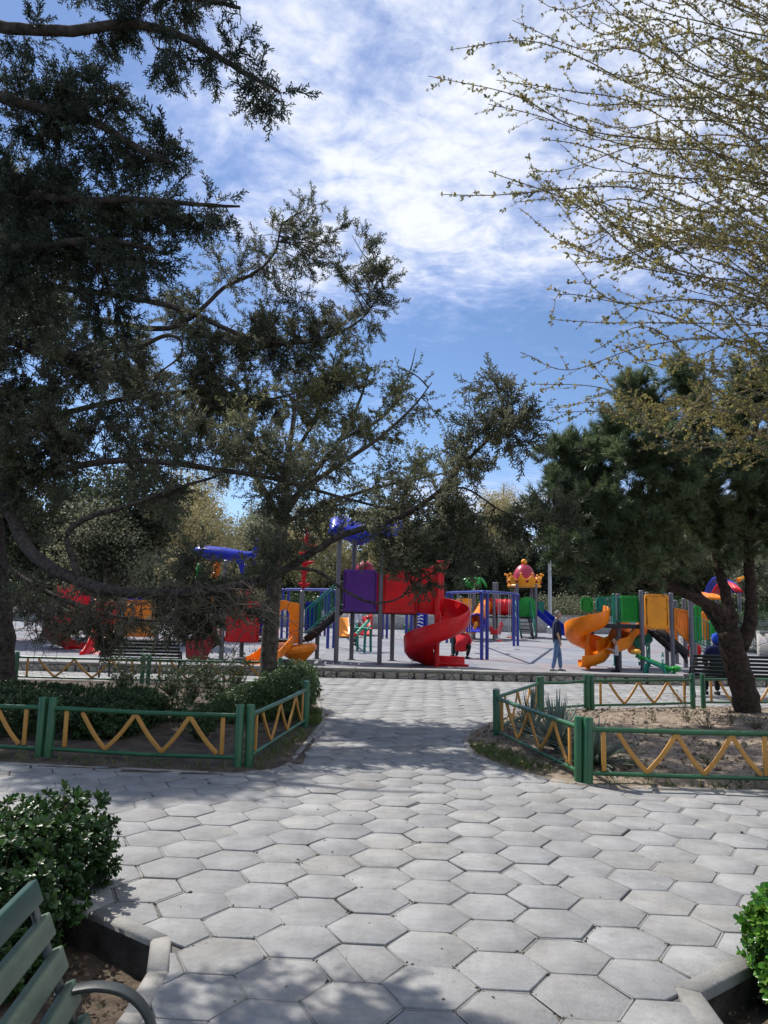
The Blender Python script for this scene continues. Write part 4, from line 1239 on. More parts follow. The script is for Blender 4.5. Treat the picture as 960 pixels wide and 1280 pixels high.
def xz(px_, py_, Y):
    p = P(px_, py_, Y); return p[0], p[2]
def rect(x0, x1, y0, y1, Y):
    """a photo rectangle as world x0, x1, zbottom, ztop at distance Y"""
    ym, xm = (y0 + y1) / 2, (x0 + x1) / 2
    return P(x0, ym, Y)[0], P(x1, ym, Y)[0], P(xm, y1, Y)[2], P(xm, y0, Y)[2]
def rounded(x0, x1, z0, z1, r, n=4):
    out = []
    for cx_, cz_, a0 in ((x1 - r, z1 - r, 0), (x0 + r, z1 - r, 90), (x0 + r, z0 + r, 180), (x1 - r, z0 + r, 270)):
        for a in np.linspace(a0, a0 + 90, n): out.append((cx_ + r * math.cos(rad(a)), cz_ + r * math.sin(rad(a))))
    return out
def panel(parent, name, x0, x1, y0, y1, Y, m, r=.07, th=.06, ribs=0, rim=True, yaw=0.0):
    """moulded upright panel with a raised rim or ribs"""
    a, b, z0, z1 = rect(x0, x1, y0, y1, Y)
    c, s = math.cos(yaw), math.sin(yaw)
    mb = MB()
    o = ((a + b) / 2, Y, 0); ux, uz = (c, s, 0), (0, 0, 1)
    h = (b - a) / 2
    mb.prism(rounded(-h, h, z0, z1, r), o, ux, uz, th)
    nv = np.array([s, -c, 0]) * (th / 2 + .006)
    o2 = np.array(o) + nv
    if rim:
        path = [np.array(o) + nv * .9 + np.array(ux) * u + np.array([0, 0, v]) for u, v in rounded(-h + .05, h - .05, z0 + .05, z1 - .05, r)]
        mb.tube(path, .022, 6, closed=True)
    for k in range(ribs):
        u = -h + .08 + (2 * h - .16) * (k + .5) / ribs
        mb.tube([np.array(o) + nv * .7 + np.array([c * u, s * u, z0 + .08]), np.array(o) + nv * .7 + np.array([c * u, s * u, z1 - .08])], .022, 6)
    return mb.build(name, m, parent, smooth=40)
def post(parent, px_, Y, ytop=None, r=.055, m=None, z1=None, name='post'):
    x, _ = xz(px_, 790, Y)
    z0 = zplay(Y)
    z1 = xz(px_, ytop, Y)[1] if z1 is None else z1
    mb = MB().tube([(x, Y, z0 - .05), (x, Y, z1 - .02), (x, Y, z1)], [r, r, r * .7], 12)
    mb.tube([(x, Y, z0 - .05), (x, Y, z0 + .02)], [r * 1.9, r * 1.9], 12)
    for k in range(2):
        zc = z0 + (z1 - z0) * (.45 + .25 * k)
        mb.tube([(x, Y, zc - .03), (x, Y, zc + .03)], r * 1.14, 12)
    return mb.build(name, m or M_POST, parent, smooth=40)
def spiral(parent, c, z_top, a0, turn, r_in, r_out, drop, m, wall=.40, run=.5, col=True, name='chute', col_top=None, zg=0):
    """open chute winding down clockwise round a column"""
    prof = [(r_in + .02, .20), (r_in + .05, .04), (r_in + .2, -.03), ((r_in + r_out) / 2, -.05), (r_out - .16, .0), (r_out - .05, .10), (r_out - .01, wall),
            (r_out + .025, wall + .012), (r_out + .04, wall - .02), (r_out + .015, .08), (r_out - .10, -.06), ((r_in + r_out) / 2, -.10), (r_in + .1, -.08), (r_in - .01, .0), (r_in - .02, .20)]
    rings = []
    n = 46
    for i in range(n):
        t = i / (n - 1)
        a = rad(a0 - turn * t)
        e = t * t * (3 - 2 * t) * .25 + t * .75
        z = z_top - drop * e
        k = 1 if t < .85 else 1 - .45 * (t - .85) / .15
        rings.append([(c[0] + r * math.cos(a), c[1] + r * math.sin(a), z + (h * k if h > .1 else h)) for r, h in prof])
    a = rad(a0 - turn)
    d = np.array([math.sin(a), -math.cos(a), 0])
    last = np.array(rings[-1])
    for s in (.35, .7, 1.0):
        q = last + d * run * s
        q[:, 2] -= .03 * s
        rings.append(q.tolist())
    MB().loft(rings).build(name, m, parent, smooth=55)
    if col:
        MB().tube([(c[0], c[1], zg - .05), (c[0], c[1], (col_top or z_top + .5))], .085, 12).build('column', m, parent, smooth=50)
def chute(parent, path, w, wall, m, name='slide'):
    """straight or waved open slide along a path of points"""
    path = smooth_path(path, 6)
    rings = []
    for i, p in enumerate(path):
        t = path[min(i + 1, len(path) - 1)] - path[max(i - 1, 0)]
        s = np.cross(t, [0, 0, 1]); s /= np.linalg.norm(s)
        up = np.cross(s, t); up /= np.linalg.norm(up)
        ring = []
        for u, v in ((-.5, wall), (-.47, .04), (-.36, 0), (.36, 0), (.47, .04), (.5, wall), (.545, wall), (.54, 0), (.42, -.05), (-.42, -.05), (-.54, 0), (-.545, wall)):
            ring.append(p + s * w * u + up * v)
        rings.append(ring)
    return MB().loft(rings).build(name, m, parent, smooth=45)
def ladder_rail(parent, a, b, h, m, n=6, name='handrail', r=.022):
    """slanted guard rail with balusters between two foot points"""
    a, b = np.array(a, float), np.array(b, float); z = np.array([0, 0, h])
    mb = MB().tube([a, a + z, b + z, b], r, 8)
    mb.tube([a + z * .12, b + z * .12], r * .9, 8)
    for k in range(1, n):
        q = a + (b - a) * k / n
        mb.tube([q + z * .12, q + z], r * .7, 6)
    return mb.build(name, m, parent, smooth=50)
def stairs(parent, a, b, w, n, m, name='steps'):
    """flight from low point a to high point b, treads w wide with closed dark stringers"""
    a, b = np.array(a, float), np.array(b, float)
    d = b - a; dh = np.array([d[0], d[1], 0]); s = np.cross(dh / np.linalg.norm(dh), [0, 0, 1])
    mb = MB()
    for k in range(n):
        q = a + d * (k + .5) / n
        mb.bar(q - s * w / 2, q + s * w / 2, np.linalg.norm(dh) / n * 1.15, .045)
    for sg in (-1, 1):
        mb.bar(a + s * sg * w / 2, b + s * sg * w / 2, .05, .22)
    return mb.build(name, m, parent)
def deck(parent, x0, x1, ya, yb, z, m=None, th=.09, name='deck'):
    return MB().box(((x0 + x1) / 2, (ya + yb) / 2, z - th / 2), (x1 - x0, yb - ya, th)).build(name, m or M_BLACK, parent, bevel=.01)

# ---------------------------------------------------------------- left climbing structure with the red spiral slide
def left_structure():
    Y0, Y1 = 23.3, 24.7
    root = thing('play_structure', (xz(400, 800, Y0)[0], Y0, zplay(Y0)), 'large play structure with purple and red panels, green stair and red spiral slide', 'play structure')
    for p_, Y, top in ((278, Y0, 700), (303, Y1, 705), (376, Y0, 738), (397, Y1, 745), (421, Y0, 668), (440, Y1, 660), (475, Y0, 672), (490.5, Y1, 660), (341, Y1, 735), (519, Y1, 715)):
        post(root, p_, Y, top, r=.072)
    zl = 0.80; zh = 1.74
    xl0, xl1 = xz(276, 800, Y0)[0], xz(378, 800, Y0)[0]
    xh0, xh1 = xz(421, 765, Y0)[0], xz(522, 765, Y0)[0]
    deck(root, xl0, xl1, Y0, Y1, zl); deck(root, xh0, xh1, Y0, Y1, zh)
    panel(root, 'panel', 282.5, 324.5, 751, 803, Y0 - .03, M_RED, r=.10, ribs=0)
    panel(root, 'panel', 429, 471, 712, 765, Y0 - .03, M_PURPLE, r=.05)
    panel(root, 'panel', 479, 521, 713, 767, Y0 - .03, M_RED, r=.05)
    panel(root, 'panel', 447, 487, 716, 764, Y1, M_RED, r=.05)
    panel(root, 'panel', 381, 395, 752, 792, Y1, M_BLUE, r=.05)
    panel(root, 'panel', 306, 340, 755, 795, Y1, M_BLUE, r=.05, rim=False)
    # orange arch panel, an opening with a rounded top
    a, b, z0, z1 = rect(344, 374, 750, 804, Y0)
    oa, ob = a + .13, b - .30
    oz = z0 + .98
    out = [(a, z0), (a, z1 - .25), (a + .08, z1 - .05), (a + .25, z1), (a + .45, z1 - .06), (b - .06, z1 - .09), (b, z1 - .16), (b, z0)]
    hole = [(ob, z0)] + [((oa + ob) / 2 + (ob - oa) / 2 * math.cos(t), oz - .15 + .22 * math.sin(t)) for t in np.linspace(0, math.pi, 9)] + [(oa, z0)]
    MB().prism([(x, z) for x, z in out] + hole, (0, Y0 - .04, 0), (1, 0, 0), (0, 0, 1), .08).build('arch_panel', M_ORANGE, root, bevel=.01)
    # orange slide coming forward out of the arch, and the moulded orange bowl beside it
    p0 = P(357, 803, Y0 - .1)
    chute(root, [p0, P(352, 806, Y0 - .7), P(338, 822, Y0 - 1.6), P(326, 831, Y0 - 2.2), P(320, 833, Y0 - 2.45)], .62, .26, M_ORANGE)
    c = P(374, 816, Y0 - .35)
    prof = [(.02, -.30), (.16, -.30), (.20, -.24), (.46, -.04), (.56, .04), (.58, .14), (.50, .22), (.40, .24), (.12, .20), (.02, .19)]
    mb = MB().lathe(prof, c, 8, ry=rad(-8), rz=rad(20), sy=.7)
    mb.tube([c + [-.1, 0, -.25], (c[0] - .1, c[1], zplay(c[1]))], .13, 8)
    mb.build('bowl', M_ORANGE, root, smooth=30)
    # maroon stair at the left end
    Ys = Y0 - .1
    pl = [(234.5, 825), (234.5, 801), (239, 800), (256, 779), (271, 779), (271, 800), (260, 820), (258, 825)]
    def side(dx, dy):
        pts = [(xz(x, y, Ys)[0] + dx, xz(x, y, Ys)[1]) for x, y in pl][::-1]
        mb = MB().prism(pts, (0, Ys + dy, 0), (1, 0, 0), (0, 0, 1), .06)
        x0, x1 = min(p[0] for p in pts), max(p[0] for p in pts)
        for k in range(5):
            u = x0 + (x1 - x0) * (k + .7) / 5.6
            zt = np.interp(u - dx, [xz(239, 800, Ys)[0], xz(256, 779, Ys)[0]], [xz(239, 801, Ys)[1], xz(256, 780, Ys)[1]]) - .06
            zb = np.interp(u - dx, [xz(258, 825, Ys)[0], xz(271, 800, Ys)[0]], [xz(258, 823, Ys)[1], xz(271, 800, Ys)[1]]) + .06
            mb.tube([(u, Ys + dy - .032, zb), (u, Ys + dy - .032, zt)], .014, 5)
        mb.build('stair_side', M_MAROON, root, smooth=30)
    side(0, 0); side(-.30, .95)
    a = np.array([xz(238, 815, Ys)[0] - .1, Ys + .48, zplay(Ys) + .05]); b = np.array([xz(270, 790, Ys)[0] - .1, Ys + .48, zl - .1])
    stairs(root, a, b, .8, 4, M_BLACK)
    # orange bars between stair and red panel
    mb = MB()
    x0, x1, z0, z1 = rect(270.5, 283, 779, 797, Y0)
    for t in np.linspace(0, 1, 4): mb.tube([(x0 + (x1 - x0) * t, Y0 + .02, z0), (x0 + (x1 - x0) * t, Y0 + .02, z1)], .03, 6)
    mb.tube([(x0, Y0 + .02, z0), (x1, Y0 + .02, z0)], .028, 6); mb.tube([(x0, Y0 + .02, z1), (x1, Y0 + .02, z1)], .028, 6)
    mb.build('railing', M_ORANGE, root, smooth=50)
    x0, x1, z0, z1 = rect(250, 282, 748, 756, Y1)
    MB().box(((x0 + x1) / 2, Y1, (z0 + z1) / 2), (x1 - x0, .08, z1 - z0)).build('rail_board', M_AMBER, root, bevel=.03)
    # green stair between the low and the high deck
    Yc = Y0 + .7
    lo = np.array([xz(381, 800, Y0)[0], Yc, zl]); hi = np.array([xz(424, 764, Y0)[0], Yc, zh])
    stairs(root, lo, hi, 1.0, 6, M_BLACK)
    for dy in (-.52, .52):
        ladder_rail(root, lo + [0, dy, .12], hi + [0, dy, .12], .85, M_TEAL, 8)
    panel(root, 'panel', 396, 401, 752, 778, Y1 - .05, M_LGREEN, r=.03, rim=False)
    # spiral slide and its tall entry hood
    ax = P(546, 800, 22.95)
    zg = zplay(22.9)
    spiral(root, ax, 1.74, 84, 352, .12, .98, 1.63, M_RED, wall=.52, run=1.0, zg=zg, col_top=2.2)
    Yh = Y0 + .05
    def q(x, y): return xz(x, y, Yh)
    hood = [q(521, 766), q(546, 769), q(546, 703), q(538, 709), q(521, 712)]
    MB().prism(hood, (0, Yh + .05, 0), (1, 0, 0), (0, 0, 1), .06).build('hood', M_RED, root, bevel=.015)
    sheet = []
    for y, xr in ((769, 557), (748, 557), (721, 557), (712, 560), (705, 563), (701, 565)):
        row = []
        for t in np.linspace(0, 1, 7):
            x = 546 + (xr - 546) * math.sin(t * math.pi / 2)
            w = xz(x, y, Yh); row.append((w[0], Yh - .12 - .0 + .75 * (1 - math.cos(t * math.pi / 2)), w[1]))
        sheet.append(row)
    o = MB().sheet(sheet).build('hood_side', M_RED, root, smooth=60)
    sm = o.modifiers.new('thickness', 'SOLIDIFY'); sm.thickness = .05
    # blue canopy over the high deck, with balls along its ridge
    x0, x1 = xz(412, 665, Y0)[0], xz(503, 660, Y0)[0]
    zc = xz(455, 672, Y0)[1]
    rows = []
    for u in np.linspace(0, 1, 15):
        rows.append([(x0 + (x1 - x0) * u, Y0 - .25 + v * (Y1 - Y0 + .5), zc + .62 * math.sin(math.pi * v) + .10 * math.sin(u * 12.5)) for v in np.linspace(0, 1, 9)])
    o = MB().sheet(rows).build('canopy', M_BLUE, root, smooth=60)
    sm = o.modifiers.new('thickness', 'SOLIDIFY'); sm.thickness = .06
    can = bpy.data.objects['canopy']
    for px_ in (421, 428, 440, 476, 490): MB().ball(P(px_, 659 if px_ < 430 else 654, Y0 - .28), .10, 12, 8).build('finial', M_BLUE, can, smooth=180)
    c = P(456, 716, Y1 + .4)
    MB().lathe([(.34, 0), (.335, .12), (.28, .26), (.18, .36), (.0001, .41)], c, 18).build('dome', M_PINK, root, smooth=60)
    # red ornament on a mast
    Yo = Y1
    x, zb = xz(379, 735, Yo); zt = xz(383, 660, Yo)[1]
    MB().tube([(x, Yo, zl), (x, Yo, zb)], .05, 8).build('mast', M_POST, root, smooth=50)
    mb = MB().tube([(x, Yo, zb), (x + .05, Yo, zt - .3), (x + .06, Yo, zt)], [.07, .06, .02], 8)
    for zz, w, r in ((.12, .20, .09), (.55, .12, .07), (.85, .30, .09), (1.15, .22, .08), (1.42, .34, .08), (1.62, .14, .06)):
        if zb + zz < zt: mb.tube([(x - w + .03, Yo, zb + zz + .03), (x + .03, Yo, zb + zz - .05), (x + w + .03, Yo, zb + zz + .03)], [.025, r, .025], 8)
    mb.build('red_finial', M_RED, root, smooth=50)
    # small ornaments over the low deck
    for px_, py_, m in ((271, 711, M_ORANGE), (248, 716, M_LGREEN), (298, 745, M_AMBER), (311, 742, M_PINK)):
        c = P(px_, py_, Y1 - .3)
        mb = MB().ball(c, .15, 12, 8, (.8, .6, 1.3)); mb.ball(c + [.03, 0, .22], .10, 10, 7); mb.ball(c + [-.05, 0, -.22], .12, 10, 7)
        mb.tube([c + [0, 0, -.2], (c[0], c[1], zl)], .03, 6)
        mb.build('ornament', m, root, smooth=180)
    # big blue fish lying as a roof on the two left posts
    Yw = Y0 + .7
    pts = [(241, 690), (248, 690), (262, 692), (280, 694), (296, 695), (308, 695), (317, 692)]
    hs = [.06, .22, .30, .30, .24, .17, .10]
    path = smooth_path([P(x, y, Yw) for x, y in pts], 4)
    hh = np.interp(np.linspace(0, 1, len(path)), np.linspace(0, 1, 7), hs)
    rings = []
    for p, h in zip(path, hh):
        a = np.linspace(0, 2 * math.pi, 16, endpoint=False)
        rings.append([(p[0], p[1] + 1.5 * h * math.cos(t), p[2] + h * .85 * math.sin(t) * (1 if math.sin(t) > 0 else .8)) for t in a])
    MB().loft(rings).build('fish_roof', M_BLUE, root, smooth=60)
    pt = P(318, 692, Yw)
    tail = [(-.12, 0), (-.02, .18), (.03, .46), (.10, .50), (.13, .2), (.10, -.1), (.10, -.42), (.02, -.48), (-.02, -.2)]
    MB().prism(tail, pt, (1, 0, 0), (0, 0, 1), .10).build('fish_tail', M_BLUE, root, bevel=.02)
    pf = P(301, 702, Yw - .3)
    MB().prism([(-.22, .08), (.16, .08), (.12, -.05), (.10, -.38), (.02, -.40), (-.06, -.12)], pf, (1, 0, 0), (0, 0, 1), .08).build('fish_fin', M_BLUE, root, bevel=.02)
left_structure()

# ---------------------------------------------------------------- red spiral slide tower at the far left
def far_left_tower():
    Y = 26.4
    ax = P(86, 790, Y); zg = zplay(Y)
    root = thing('play_tower', (ax[0], Y, zg), 'red slide tower at the far left, half hidden behind juniper twigs', 'play tower')
    spiral(root, ax, 2.0, 150, 420, .12, .80, 1.82, M_RED, wall=.42, run=.75, zg=zg, col_top=2.6)
    for p_, yy in ((112, Y + .4), (152, Y + .4), (112, Y + 1.7), (152, Y + 1.7), (196, Y + .4)): post(root, p_, yy, 735, r=.07)
    x0, x1 = xz(110, 790, Y + .4)[0], xz(198, 790, Y + .4)[0]
    deck(root, x0, x1, Y + .4, Y + 1.7, 1.55)
    panel(root, 'panel', 114, 150, 752, 780, Y + .4, M_RED); panel(root, 'panel', 156, 194, 750, 796, Y + .4, M_ORANGE)
    panel(root, 'panel', 156, 176, 744, 790, Y + 1.7, M_BLUE)
    chute(root, [P(132, 778, Y + .3), P(128, 795, Y - .6), P(118, 818, Y - 1.8), P(112, 824, Y - 2.2)], .6, .22, M_RED)
far_left_tower()

# ---------------------------------------------------------------- swings
def swing_frame(near, left, right, h, label, seats):
    """two top bars from a shared near leg pair to two far legs"""
    N_, L_, R_ = (np.array([*q[:2], zplay(q[1])]) for q in (near, left, right))
    root = thing('swing_frame', N_, label, 'swing frame', 'blue swing frames')
    z = np.array([0, 0, h])
    off = np.array([.22, .25, 0])
    tops = []
    for q in (N_, N_ + off, L_, L_ + off, R_, R_ + off):
        MB().tube([q - z * .02, q + z, q + z + [0, 0, .03]], [.062, .062, .03], 12).build('post', M_BLUEPOST, root, smooth=40)
    for q in (L_, R_):
        MB().tube([N_ + off / 2 + z, q + off / 2 + z], .058, 12).build('top_bar', M_BLUEPOST, root, smooth=40)
    for q in (N_, L_, R_):
        MB().tube([q + z * .985 - off * .3, q + off * 1.3 + z * .985], .05, 10).build('cross_bar', M_BLUEPOST, root, smooth=40)
    for q, ts in ((R_, seats[1]), (L_, seats[0])):
        e = (q - N_); e /= np.linalg.norm(e)
        for t in ts:
            p = N_ + off / 2 + (q - N_) * t + z
            zs = zplay(p[1]) + .48
            st = MB().bar((p[0] - e[0] * .24, p[1] - e[1] * .24, zs), (p[0] + e[0] * .24, p[1] + e[1] * .24, zs), .2, .04).build('swing_seat', M_RED, root, bevel=.01)
            for sg in (-1, 1):
                MB().tube([p + e * sg * .25, (p[0] + e[0] * sg * .22, p[1] + e[1] * sg * .22, zs)], .012, 5).build('chain', M_STEEL, st, smooth=60)
    return root
swing_frame((3.46, 25.8), (3.05, 34.8), (5.95, 33.6), 2.33, 'blue steel swing frame between the red spiral slide and the standing man', ([.35, .7], [.4, .75]))
q = P(410, 790, 29.5)
swing_frame((q[0], 29.5), (P(352, 790, 34)[0], 34), (P(400, 790, 38)[0], 38), 2.3, 'blue steel frame partly hidden behind the green stair', ([], []))
q = P(508, 790, 33)
swing_frame((q[0], 33), (P(478, 790, 37)[0], 37), (P(516, 790, 37)[0], 37), 2.0, 'blue steel frame seen under the red panels', ([], [.5]))

# ---------------------------------------------------------------- crown tower
def crown_tower():
    Y = 41.2; zg = zplay(Y)
    cx_, _ = xz(658.5, 760, Y)
    root = thing('crown_tower', (cx_, Y, zg), 'play tower topped by a red dome in an orange crown', 'play tower')
    s = Y / FPX
    for dx, dy in ((-11.8, 0), (11.2, 0), (-8, 1.5), (12.5, 1.5)):
        x = cx_ + dx * s
        MB().tube([(x, Y + dy, zg), (x, Y + dy, xz(658, 731, Y)[1] + .05)], .085, 12).build('post', M_POST, root, smooth=40)
    zb = xz(658, 733, Y)[1]; zt = xz(658, 718, Y)[1]
    H_ = zt - zb
    c = np.array([cx_, Y + .75, zb])
    # crown: flaring ring with five-lobed points
    n = 80; rows = []
    Rb, Rt = 20.0 * s, 23.0 * s
    for k in range(6):
        t = k / 5
        row = []
        for i in range(n + 1):
            a = 2 * math.pi * i / n
            w = abs(math.sin(a * 5 + .2)) ** .8
            top = H_ * (1.0 - .42 * w)
            zz = top * t
            R_ = Rb + (Rt - Rb) * (zz / H_) ** 1.6
            row.append((c[0] + R_ * math.cos(a), c[1] + R_ * math.sin(a), c[2] + zz))
        rows.append(row)
    o = MB().sheet(rows).build('crown_ring', M_AMBER, root, smooth=60)
    sm = o.modifiers.new('thickness', 'SOLIDIFY'); sm.thickness = .06
    mb = MB().lathe([(Rb * .2, -.02), (Rb * 1.05, -.02), (Rb * 1.08, .05), (Rb * 1.03, .11), (Rb * .2, .12)], c, 40)
    for i in range(10):
        a = (math.pi * (i + .5) - .2) / 5
        mb.ball((c[0] + Rt * 1.02 * math.cos(a - math.pi / 10), c[1] + Rt * 1.02 * math.sin(a - math.pi / 10), c[2] + H_ * 1.02), .075, 8, 6)
    mb.build('crown_band', M_AMBER, root, smooth=50)
    cr = bpy.data.objects['crown_ring']
    for i in range(10):
        a = math.pi * (i + .5) / 5
        MB().ball((c[0] + Rb * 1.04 * math.cos(a), c[1] + Rb * 1.04 * math.sin(a), c[2] + H_ * .42), .085, 8, 6).build('jewel', M_MAROON, cr, smooth=180)
    zd = xz(658, 704, Y)[1] - zb
    rd = 14.8 * s
    MB().lathe([(rd, .1), (rd * 1.0, zd * .28), (rd * .93, zd * .5), (rd * .78, zd * .72), (rd * .55, zd * .89), (rd * .28, zd * .975), (.0001, zd)], c, 36).build('dome', M_PINK, root, smooth=70)
    MB().ball(c + [0, 0, zd + .12], .17, 14, 10).build('knob', M_AMBER, root, smooth=180)
    zd_ = xz(658, 771, Y)[1]
    deck(root, cx_ - 12 * s, cx_ + 12 * s, Y, Y + 1.5, zd_)
    a, b, z0, z1 = rect(648.5, 669, 746, 771, Y)
    poly = [(a, z0), (b, z0), (b, z1 - .28)] + [((a + b) / 2 + (b - a) / 2 * math.cos(t), z1 - .28 + .28 * math.sin(t)) for t in np.linspace(.3, math.pi - .3, 9)] + [(a, z1 - .28)]
    MB().prism(poly, (0, Y - .05, 0), (1, 0, 0), (0, 0, 1), .07).build('panel', M_LGREEN, root, bevel=.015)
    panel(root, 'panel', 671, 680, 752, 766, Y + .6, M_TEAL, r=.05)
    lo = np.array([cx_ - 5.5 * s, Y - 1.5, zplay(Y - 1.5)]); hi = np.array([cx_ - 5.5 * s, Y - .1, zd_])
    stairs(root, lo, hi, .62, 6, M_BLACK)
    for sg in (-1, 1): ladder_rail(root, lo + [sg * .40, 0, .1], hi + [sg * .40, 0, .1], .75, M_TEAL, 5)
    chute(root, [P(671, 767, Y + .5), P(677, 770, Y + .3), P(690, 781, Y - .2), P(704, 792, Y - .8), P(712, 794, Y - 1)], .7, .3, M_BLUE)
crown_tower()

# ---------------------------------------------------------------- tube slide tower behind the swings
def tube_tower():
    Y = 38.5; zg = zplay(Y); s = Y / FPX
    root = thing('play_tower', (xz(605, 780, Y)[0], Y, zg), 'play tower with orange tube slide, red barrel tunnel and green palm top', 'play tower')
    for p_, yy, tp in ((576, Y, 745), (592.5, Y, 736), (617.5, Y, 728), (592, Y + 1.4, 736), (621, Y + 1.4, 728), (641, Y, 742)): post(root, p_, yy, tp, r=.075)
    panel(root, 'panel', 570.5, 589.5, 748, 781, Y - .03, M_AMBER, r=.06)
    panel(root, 'panel', 605, 618, 748, 768, Y + 1.2, M_RED, r=.06)
    zd = xz(605, 770, Y)[1]
    deck(root, xz(575, 770, Y)[0], xz(645, 770, Y)[0], Y, Y + 1.4, zd)
    # tube slide
    pth = smooth_path([P(607, 757, Y + .5), P(603, 764, Y - .2), P(596.5, 776, Y - 1.2)], 6)
    R_ = 8.2 * s
    def tube_shell(pth, r, th=.04, n=20):
        k = len(pth); t = np.gradient(pth, axis=0); t /= np.linalg.norm(t, axis=1, keepdims=True)
        sd = np.cross(t, [0, 0, 1.]); sd /= np.linalg.norm(sd, axis=1, keepdims=True); u = np.cross(sd, t)
        a = np.linspace(0, 2 * math.pi, n, endpoint=False)
        def ring(i, rr): return pth[i] + rr * (np.cos(a)[:, None] * sd[i] + np.sin(a)[:, None] * u[i])
        rings = [ring(i, r * (1.04 if i % 3 == 0 else 1)) for i in range(k)] + [ring(i, r - th) for i in range(k - 1, -1, -1)]
        return MB().loft(rings + [rings[0]], cap=False), ring
    mb, ring = tube_shell(pth, R_)
    mb.build('tube_slide', M_ORANGE, root, smooth=45)
    e = ring(len(pth) - 1, R_ * 1.06); MB().tube(e, .065, 8, closed=True).build('tube_rim', M_PURPLE, root, smooth=60)
    e = pth[-1] + np.array([0, 0, -R_ * .9])
    chute(root, [e, e + [-.15, -.6, -.12], e + [-.3, -1.0, -.2]], .75, .2, M_BLUE, 'slide_end')
    # ribbed red barrel tunnel
    x0, x1 = xz(619, 760, Y + .5)[0], xz(641, 760, Y + .5)[0]; zc = xz(630, 759, Y)[1]
    prof = []
    for k in range(25):
        u = k / 24
        prof.append((.40 + (.035 if k % 6 < 3 else 0), (x1 - x0) * u))
    MB().lathe(prof, (x0, Y + .5, zc), 20, ry=rad(90)).build('barrel_tunnel', M_RED, root, smooth=40)
    # palm top
    c = P(592, 728, Y + 1.4)
    mb = MB()
    for k in range(8):
        a = 2 * math.pi * k / 8 + .2
        rows = []
        for t in np.linspace(0, 1, 8):
            r = .12 + .62 * t; z = .22 * math.sin(t * 2.6) - .42 * t * t + .12
            w = .17 * math.sin(math.pi * min(1, .25 + .75 * t) ) + .05
            d = np.array([math.cos(a), math.sin(a), 0]); sd = np.array([-math.sin(a), math.cos(a), 0])
            rows.append([c + d * r + sd * w * v + np.array([0, 0, z - .10 * v * v]) for v in (-1, -.5, 0, .5, 1)])
        mb.sheet(rows)
    o = mb.build('palm_fronds', M_LGREEN, root, smooth=60)
    sm = o.modifiers.new('thickness', 'SOLIDIFY'); sm.thickness = .04
    MB().lathe([(.05, -.55), (.10, -.4), (.26, .05), (.22, .16), (.0001, .22)], c, 14).build('palm_heart', M_LGREEN, root, smooth=60)
tube_tower()

